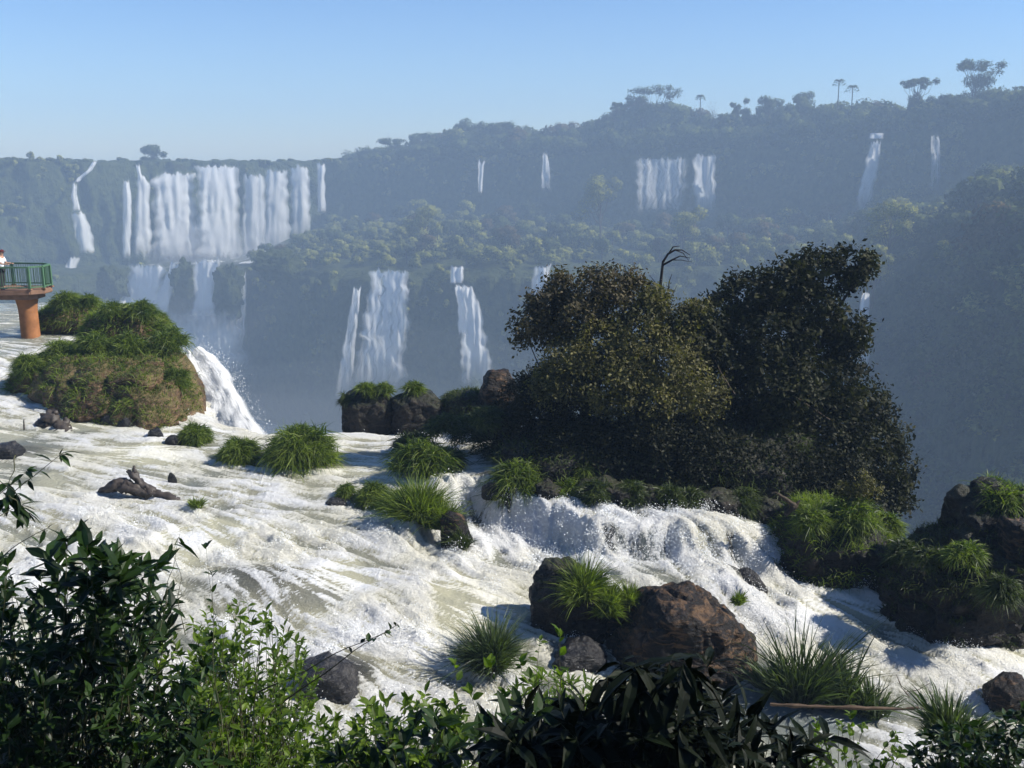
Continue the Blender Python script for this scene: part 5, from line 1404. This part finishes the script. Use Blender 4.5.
bodyv = [(0, 0, .95), (0, 0, 1.10), (.03, 0, 1.28), (.07, 0, 1.43), (.10, 0, 1.52), (.13, 0, 1.60), (.13, 0, 1.70),
         (.06, -.19, 1.40), (.16, -.23, 1.16), (.40, -.20, 1.14), (.06, .19, 1.40), (.16, .23, 1.16), (.40, .20, 1.14),
         (0, -.10, .90), (.02, -.11, .50), (-.02, -.11, .09), (.14, -.11, .04), (0, .10, .90), (.02, .11, .50), (-.04, .11, .09), (.12, .11, .04)]
bode = [(0, 1), (1, 2), (2, 3), (3, 4), (4, 5), (5, 6), (3, 7), (7, 8), (8, 9), (3, 10), (10, 11), (11, 12), (0, 13), (13, 14), (14, 15), (15, 16), (0, 17), (17, 18), (18, 19), (19, 20)]
bodr = [(.14, .11), (.13, .10), (.15, .11), (.13, .09), .05, .085, .085, .055, .042, .03, .055, .042, .03, .085, .06, .042, .035, .085, .06, .042, .035]
ps = empty('person', tuple(vp)); tag(ps, 'visitor in a white shirt and dark cap leaning on the green railing', 'person')
bd = skin('body', bodyv, bode, bodr, M['skin'], ps)
skin('shirt', [bodyv[i] for i in (0, 1, 2, 3, 7, 10)] + [(.14, -.222, 1.20), (.14, .222, 1.20)], [(0, 1), (1, 2), (2, 3), (3, 4), (3, 5), (4, 6), (5, 7)],
     [(.17, .14), (.16, .13), (.175, .135), (.14, .10), .075, .075, .062, .062], M['shirt'], ps)
skin('trousers', [bodyv[i] for i in (0, 13, 14, 15, 17, 18, 19)], [(0, 1), (1, 2), (2, 3), (0, 4), (4, 5), (5, 6)], [(.16, .13), .105, .08, .065, .105, .08, .065], M['trouser'], ps)
for s_ in (-1, 1):
    for k in range(5):
        fg = skin('finger' if k else 'thumb', [(0, 0, 0), (.035, (k - 2) * .004, .004), (.06, (k - 2) * .005, -.012), (.065, (k - 2) * .005, -.035)], [(0, 1), (1, 2), (2, 3)], [.011, .009, .008, .007], M['skin'], ps, sub=1)
        fg.location = (.42, s_ * .20 + (k - 2) * .018, 1.145)
    skin('shoe', [(-.06, s_ * .11, .045), (.06, s_ * .11, .045), (.17, s_ * .11, .035)], [(0, 1), (1, 2)], [.05, .05, .042], M['navy'], ps)
bm = bmesh.new(); bmesh.ops.create_uvsphere(bm, u_segments=20, v_segments=12, radius=.105)
for v in bm.verts:
    v.co.z = max(v.co.z, 0) * .85 if v.co.z < 0 else v.co.z * .85
bmesh.ops.create_cone(bm, cap_ends=True, segments=20, radius1=.09, radius2=.085, depth=.012, matrix=Matrix.Translation((.10, 0, .01)) @ Matrix.Diagonal((1, .85, 1, 1)))
me = bpy.data.meshes.new('cap'); bm.to_mesh(me); bm.free(); me.materials.append(M['cap']); link('cap', me, ps, (.13, 0, 1.69))
bm = bmesh.new(); bmesh.ops.create_uvsphere(bm, u_segments=8, v_segments=6, radius=.014, matrix=Matrix.Translation((.215, -.033, 1.66))); bmesh.ops.create_uvsphere(bm, u_segments=8, v_segments=6, radius=.014, matrix=Matrix.Translation((.215, .033, 1.66)))
me = bpy.data.meshes.new('eyes'); bm.to_mesh(me); bm.free(); me.materials.append(M['trouser']); link('eyes', me, ps)
skin('hair', [(.05, 0, 1.56), (.06, 0, 1.66), (.09, 0, 1.72)], [(0, 1), (1, 2)], [.06, .085, .08], M['trouser'], ps)
skin('nose', [(.20, 0, 1.655), (.235, 0, 1.625)], [(0, 1)], [.012, .018], M['skin'], ps, sub=1)

# ================================================================== FOREGROUND BUSHES
def leaves3(org, dirs, nor, L, wid, curl):
    """pointed leaves folded along the midrib"""
    x = nrm(dirs); y = nrm(np.cross(nor, x)); z = np.cross(x, y); n = len(org)
    def pt(t_, s_, up): return org + x * (L * t_)[:, None] + y * (wid * s_)[:, None] + z * ((up * wid) - curl * L * t_ ** 2)[:, None]
    v = np.stack([pt(0, 0, 0), pt(.22, .75, .22), pt(.22, -.75, .22), pt(.25, 0, 0), pt(.55, .9, .28), pt(.55, -.9, .28), pt(.58, 0, 0), pt(.82, .42, .12), pt(.82, -.42, .12), pt(.84, 0, 0), pt(1, 0, 0)], 1).reshape(-1, 3)
    b = np.arange(n)[:, None] * 11
    tr = np.concatenate([b + t_ for t_ in ([0, 3, 1], [0, 2, 3], [7, 9, 10], [9, 8, 10])])
    qd = np.concatenate([b + q_ for q_ in ([1, 3, 6, 4], [3, 2, 5, 6], [4, 6, 9, 7], [6, 5, 8, 9])])
    return v, tr, qd

def shrub(label, tips, base, g, mat, L=.10, W_=.02, per=12, droop=.3, curl=.18, stem_r=.005, name='shrub', frac=.55, side=.6, cat='bush', tipcl=5, jit=.05, hang=0.0):
    base = np.array(base, float); SV, O, Dr, N = [], [], [], []
    for tp in tips:
        tp = np.array(tp); b = base + g.normal(size=3) * np.array([.18, .15, .05])
        u = np.linspace(0, 1, 12)[:, None]; d = tp - b
        mid = np.array([0, 0, 1.]) * np.linalg.norm(d) * droop
        q = b + d * u + mid * (u * (1 - u)) * 1.2 + np.stack([noise(np.concatenate([u * 2.5 + g.random() * 90, u * 0, u * 0 + k], 1)) for k in range(3)], 1) * jit * np.sin(u * math.pi)
        SV.append(tube(q, stem_r * (1 - .75 * u[:, 0]), 5))
        m = per + tipcl; t_ = np.r_[frac + (1 - frac) * np.linspace(0, .97, per) + g.normal(size=per) * .01, np.full(tipcl, 1.) - g.random(tipcl) * .05]
        t_ = np.clip(t_, 0, 1); o_ = np.stack([np.interp(t_, u[:, 0], q[:, k]) for k in range(3)], 1)
        tg = nrm(np.stack([np.interp(np.clip(t_, .02, .98), u[:, 0], np.gradient(q[:, k])) for k in range(3)], 1))
        a = np.arange(m) * 2.4 + g.random() * 6; r1 = nrm(np.cross(tg, [0.2, .3, .9])); r2 = np.cross(tg, r1)
        dr = tg * (1 - side) + (np.cos(a)[:, None] * r1 + np.sin(a)[:, None] * r2) * side + g.normal(size=(m, 3)) * .22 + np.array([0, 0, .12 - hang])
        O.append(o_); Dr.append(dr); N.append(np.array([0, 0, 1.]) + g.normal(size=(m, 3)) * .35)
    O, Dr, N = np.concatenate(O), np.concatenate(Dr), np.concatenate(N); n = len(O)
    Ls = L * (.55 + .75 * g.random(n))
    v, tr, qd = leaves3(O, Dr, N, Ls, W_ * Ls / L, curl * (.4 + 1.2 * g.random(n)))
    root = empty(name, tuple(base)); tint = np.clip(.4 + .3 * g.normal(size=n), 0, 1)
    link('foliage', mesh('foliage', v - base, tris=tr, quads=qd, mat=M[mat], attrs={'tint': np.repeat(tint, 11)}), root)
    sv, sf = join(SV); link('stem', mesh('stem', sv - base, quads=sf, mat=M['stem'], smooth=True), root)
    tag(root, label, cat); return root

def region(poly, n, g, D0, D1):
    poly = np.array(poly, float); lo, hi = poly.min(0), poly.max(0); out = []
    while len(out) < n:
        q = lo + (hi - lo) * g.random(2)
        if inside(poly, q[:1], q[1:])[0]: out.append(P(q[0], q[1], D0 + (D1 - D0) * g.random()))
    return out
fg = np.random.default_rng(405)
shrub('loose yellow-green leafy sprays in front of the dark corner bush', region([(150, 650), (200, 615), (260, 640), (300, 690), (330, 780), (120, 780)], 70, fg, 4.0, 4.8), P(230, 900, 4.6), fg, 'brightleaf', .055, .014, 10, .12)
shrub('yellow-green leafy sprays along the bottom below the wet rock', region([(310, 735), (360, 705), (430, 700), (480, 715), (480, 790), (300, 790)], 50, fg, 4.0, 4.8), P(400, 900, 4.6), fg, 'brightleaf', .055, .015, 9, .12)
fg = np.random.default_rng(404)
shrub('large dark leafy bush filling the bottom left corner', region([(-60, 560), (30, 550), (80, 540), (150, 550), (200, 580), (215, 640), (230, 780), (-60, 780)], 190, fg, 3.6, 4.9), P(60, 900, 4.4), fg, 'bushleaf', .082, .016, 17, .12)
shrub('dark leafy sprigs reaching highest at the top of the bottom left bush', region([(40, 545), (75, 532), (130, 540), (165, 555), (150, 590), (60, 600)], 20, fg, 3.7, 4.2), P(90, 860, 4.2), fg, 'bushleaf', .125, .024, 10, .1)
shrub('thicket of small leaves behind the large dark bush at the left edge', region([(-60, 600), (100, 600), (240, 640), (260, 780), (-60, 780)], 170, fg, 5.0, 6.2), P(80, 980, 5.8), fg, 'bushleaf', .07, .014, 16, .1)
shrub('bright green small-leaved bush right of the dark corner bush', region([(190, 610), (240, 598), (290, 610), (312, 650), (330, 720), (380, 780), (180, 780)], 260, fg, 5.2, 6.6), P(260, 950, 6.2), fg, 'brightleaf', .062, .013, 15, .15)
shrub('bright feathery bush below the wet rock at the bottom', region([(300, 720), (360, 700), (420, 690), (470, 700), (480, 780), (290, 780)], 120, fg, 5.0, 6.0), P(370, 940, 5.8), fg, 'brightleaf', .068, .015, 12, .15)
shrub('dark broad-leaved weeds along the bottom edge left of centre', region([(330, 735), (430, 715), (500, 710), (540, 700), (560, 780), (330, 780)], 46, fg, 3.7, 4.4), P(440, 900, 4.3), fg, 'bushleaf', .10, .022, 9, .1)
shrub('thin leafy vine sprigs with heart-shaped leaves at the bottom centre', [P(455, 660, 4.6), P(490, 665, 4.6), P(520, 660, 4.6), P(470, 690, 4.5), P(505, 690, 4.5), P(540, 640, 4.6), P(560, 632, 4.7), P(440, 700, 4.5), P(530, 676, 4.5), P(425, 710, 4.6)], P(490, 880, 4.5), fg, 'brightleaf', .055, .018, 8, .05, frac=.45, stem_r=.004)
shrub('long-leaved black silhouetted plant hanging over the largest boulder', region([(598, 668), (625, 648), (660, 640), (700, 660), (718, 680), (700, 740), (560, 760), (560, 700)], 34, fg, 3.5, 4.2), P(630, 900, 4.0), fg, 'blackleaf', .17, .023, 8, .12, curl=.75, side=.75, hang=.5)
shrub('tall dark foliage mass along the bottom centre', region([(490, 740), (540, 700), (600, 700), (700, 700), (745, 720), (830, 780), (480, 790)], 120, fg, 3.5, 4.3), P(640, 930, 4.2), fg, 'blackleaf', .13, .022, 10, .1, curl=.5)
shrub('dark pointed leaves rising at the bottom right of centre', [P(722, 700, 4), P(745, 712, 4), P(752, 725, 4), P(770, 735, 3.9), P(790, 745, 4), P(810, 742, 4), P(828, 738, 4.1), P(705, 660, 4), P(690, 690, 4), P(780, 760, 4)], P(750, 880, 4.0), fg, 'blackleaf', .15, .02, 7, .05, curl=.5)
shrub('grassy green shrub between the vine sprigs and the black plant', region([(510, 690), (530, 672), (560, 666), (600, 680), (600, 720), (510, 720)], 60, fg, 5.0, 5.6), P(555, 880, 5.4), fg, 'brightleaf', .075, .009, 12, .1)
shrub('small yellow-green leafy sprays at the bottom right', region([(810, 715), (840, 705), (880, 722), (905, 740), (900, 780), (800, 780)], 34, fg, 5.0, 5.6), P(850, 900, 5.4), fg, 'brightleaf', .045, .015, 9, .1)
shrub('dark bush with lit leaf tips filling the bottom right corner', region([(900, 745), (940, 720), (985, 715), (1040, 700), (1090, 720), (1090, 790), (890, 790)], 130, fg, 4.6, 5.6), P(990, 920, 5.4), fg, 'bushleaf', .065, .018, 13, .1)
shrub('slender arching twig with drooping leaves over the rapids at far left', [P(64, 452, 3.6), P(28, 470, 3.6)], P(-60, 560, 3.6), fg, 'bushleaf', .055, .010, 6, .06, frac=.5, stem_r=.0035, hang=.5, jit=.02, name='twig', cat='twig')
shrub('small hanging cluster of dark leaves at the left edge', [P(22, 505, 3.5), P(18, 495, 3.5), P(6, 500, 3.5), P(26, 512, 3.5)], P(-50, 490, 3.5), fg, 'bushleaf', .08, .014, 4, .05, frac=.7, stem_r=.003, hang=.8, jit=.02, name='twig', cat='twig')
shrub('thin bare-looking twig curving above the dark corner bush', [P(48, 528, 3.7)], P(-60, 640, 3.7), fg, 'bushleaf', .05, .010, 2, .25, frac=.85, stem_r=.004, tipcl=2, hang=.4, jit=.02, name='twig', cat='twig')
shrub('hanging pair of dark leaves beside the top of the corner bush', [P(180, 534, 3.9), P(172, 540, 3.9)], P(150, 620, 3.9), fg, 'bushleaf', .09, .012, 1, .1, frac=.9, stem_r=.002, tipcl=2, hang=1.2, name='twig', cat='twig')
shrub('thin twig with round leaves sticking up right of the corner bush', [P(206, 545, 4), P(212, 575, 4)], P(205, 700, 4), fg, 'bushleaf', .045, .012, 3, .05, frac=.7, stem_r=.002, tipcl=2, name='twig', cat='twig')
shrub('long straight twig slanting up over the rapids, leaves at its tip', [P(398, 624, 5.4), P(390, 630, 5.4)], P(270, 690, 5.6), fg, 'bushleaf', .05, .014, 5, .03, frac=.75, stem_r=.006, tipcl=2, hang=.3, jit=.03, name='twig', cat='twig')
# weeds carpeting the bank so no bare soil shows through the bushes
bpx = fg.uniform(-14, 14, 9000); bpy_ = fg.uniform(4.4, 9.5, 9000)
bzz = np.interp(bpy_, [-6, 1.2, 3, 5, 8, 12], [-1.55, -1.7, -3.3, -5.2, -7.9, -11.0])
v, q, t_, tv = blades(np.stack([bpx, bpy_, bzz], 1), fg.normal(size=(9000, 3)) * .5 + [0, -.2, 1], .22 * (.5 + fg.random(9000)), np.full(9000, .012), np.full(9000, .5), fg.random(9000) * .7, fg)
o = link('weeds', mesh('weeds', v, tris=t_, quads=q, mat=M['grassdark'], attrs={'tint': tv})); tag(o, 'dark weeds carpeting the river bank below the bushes', kind='stuff')
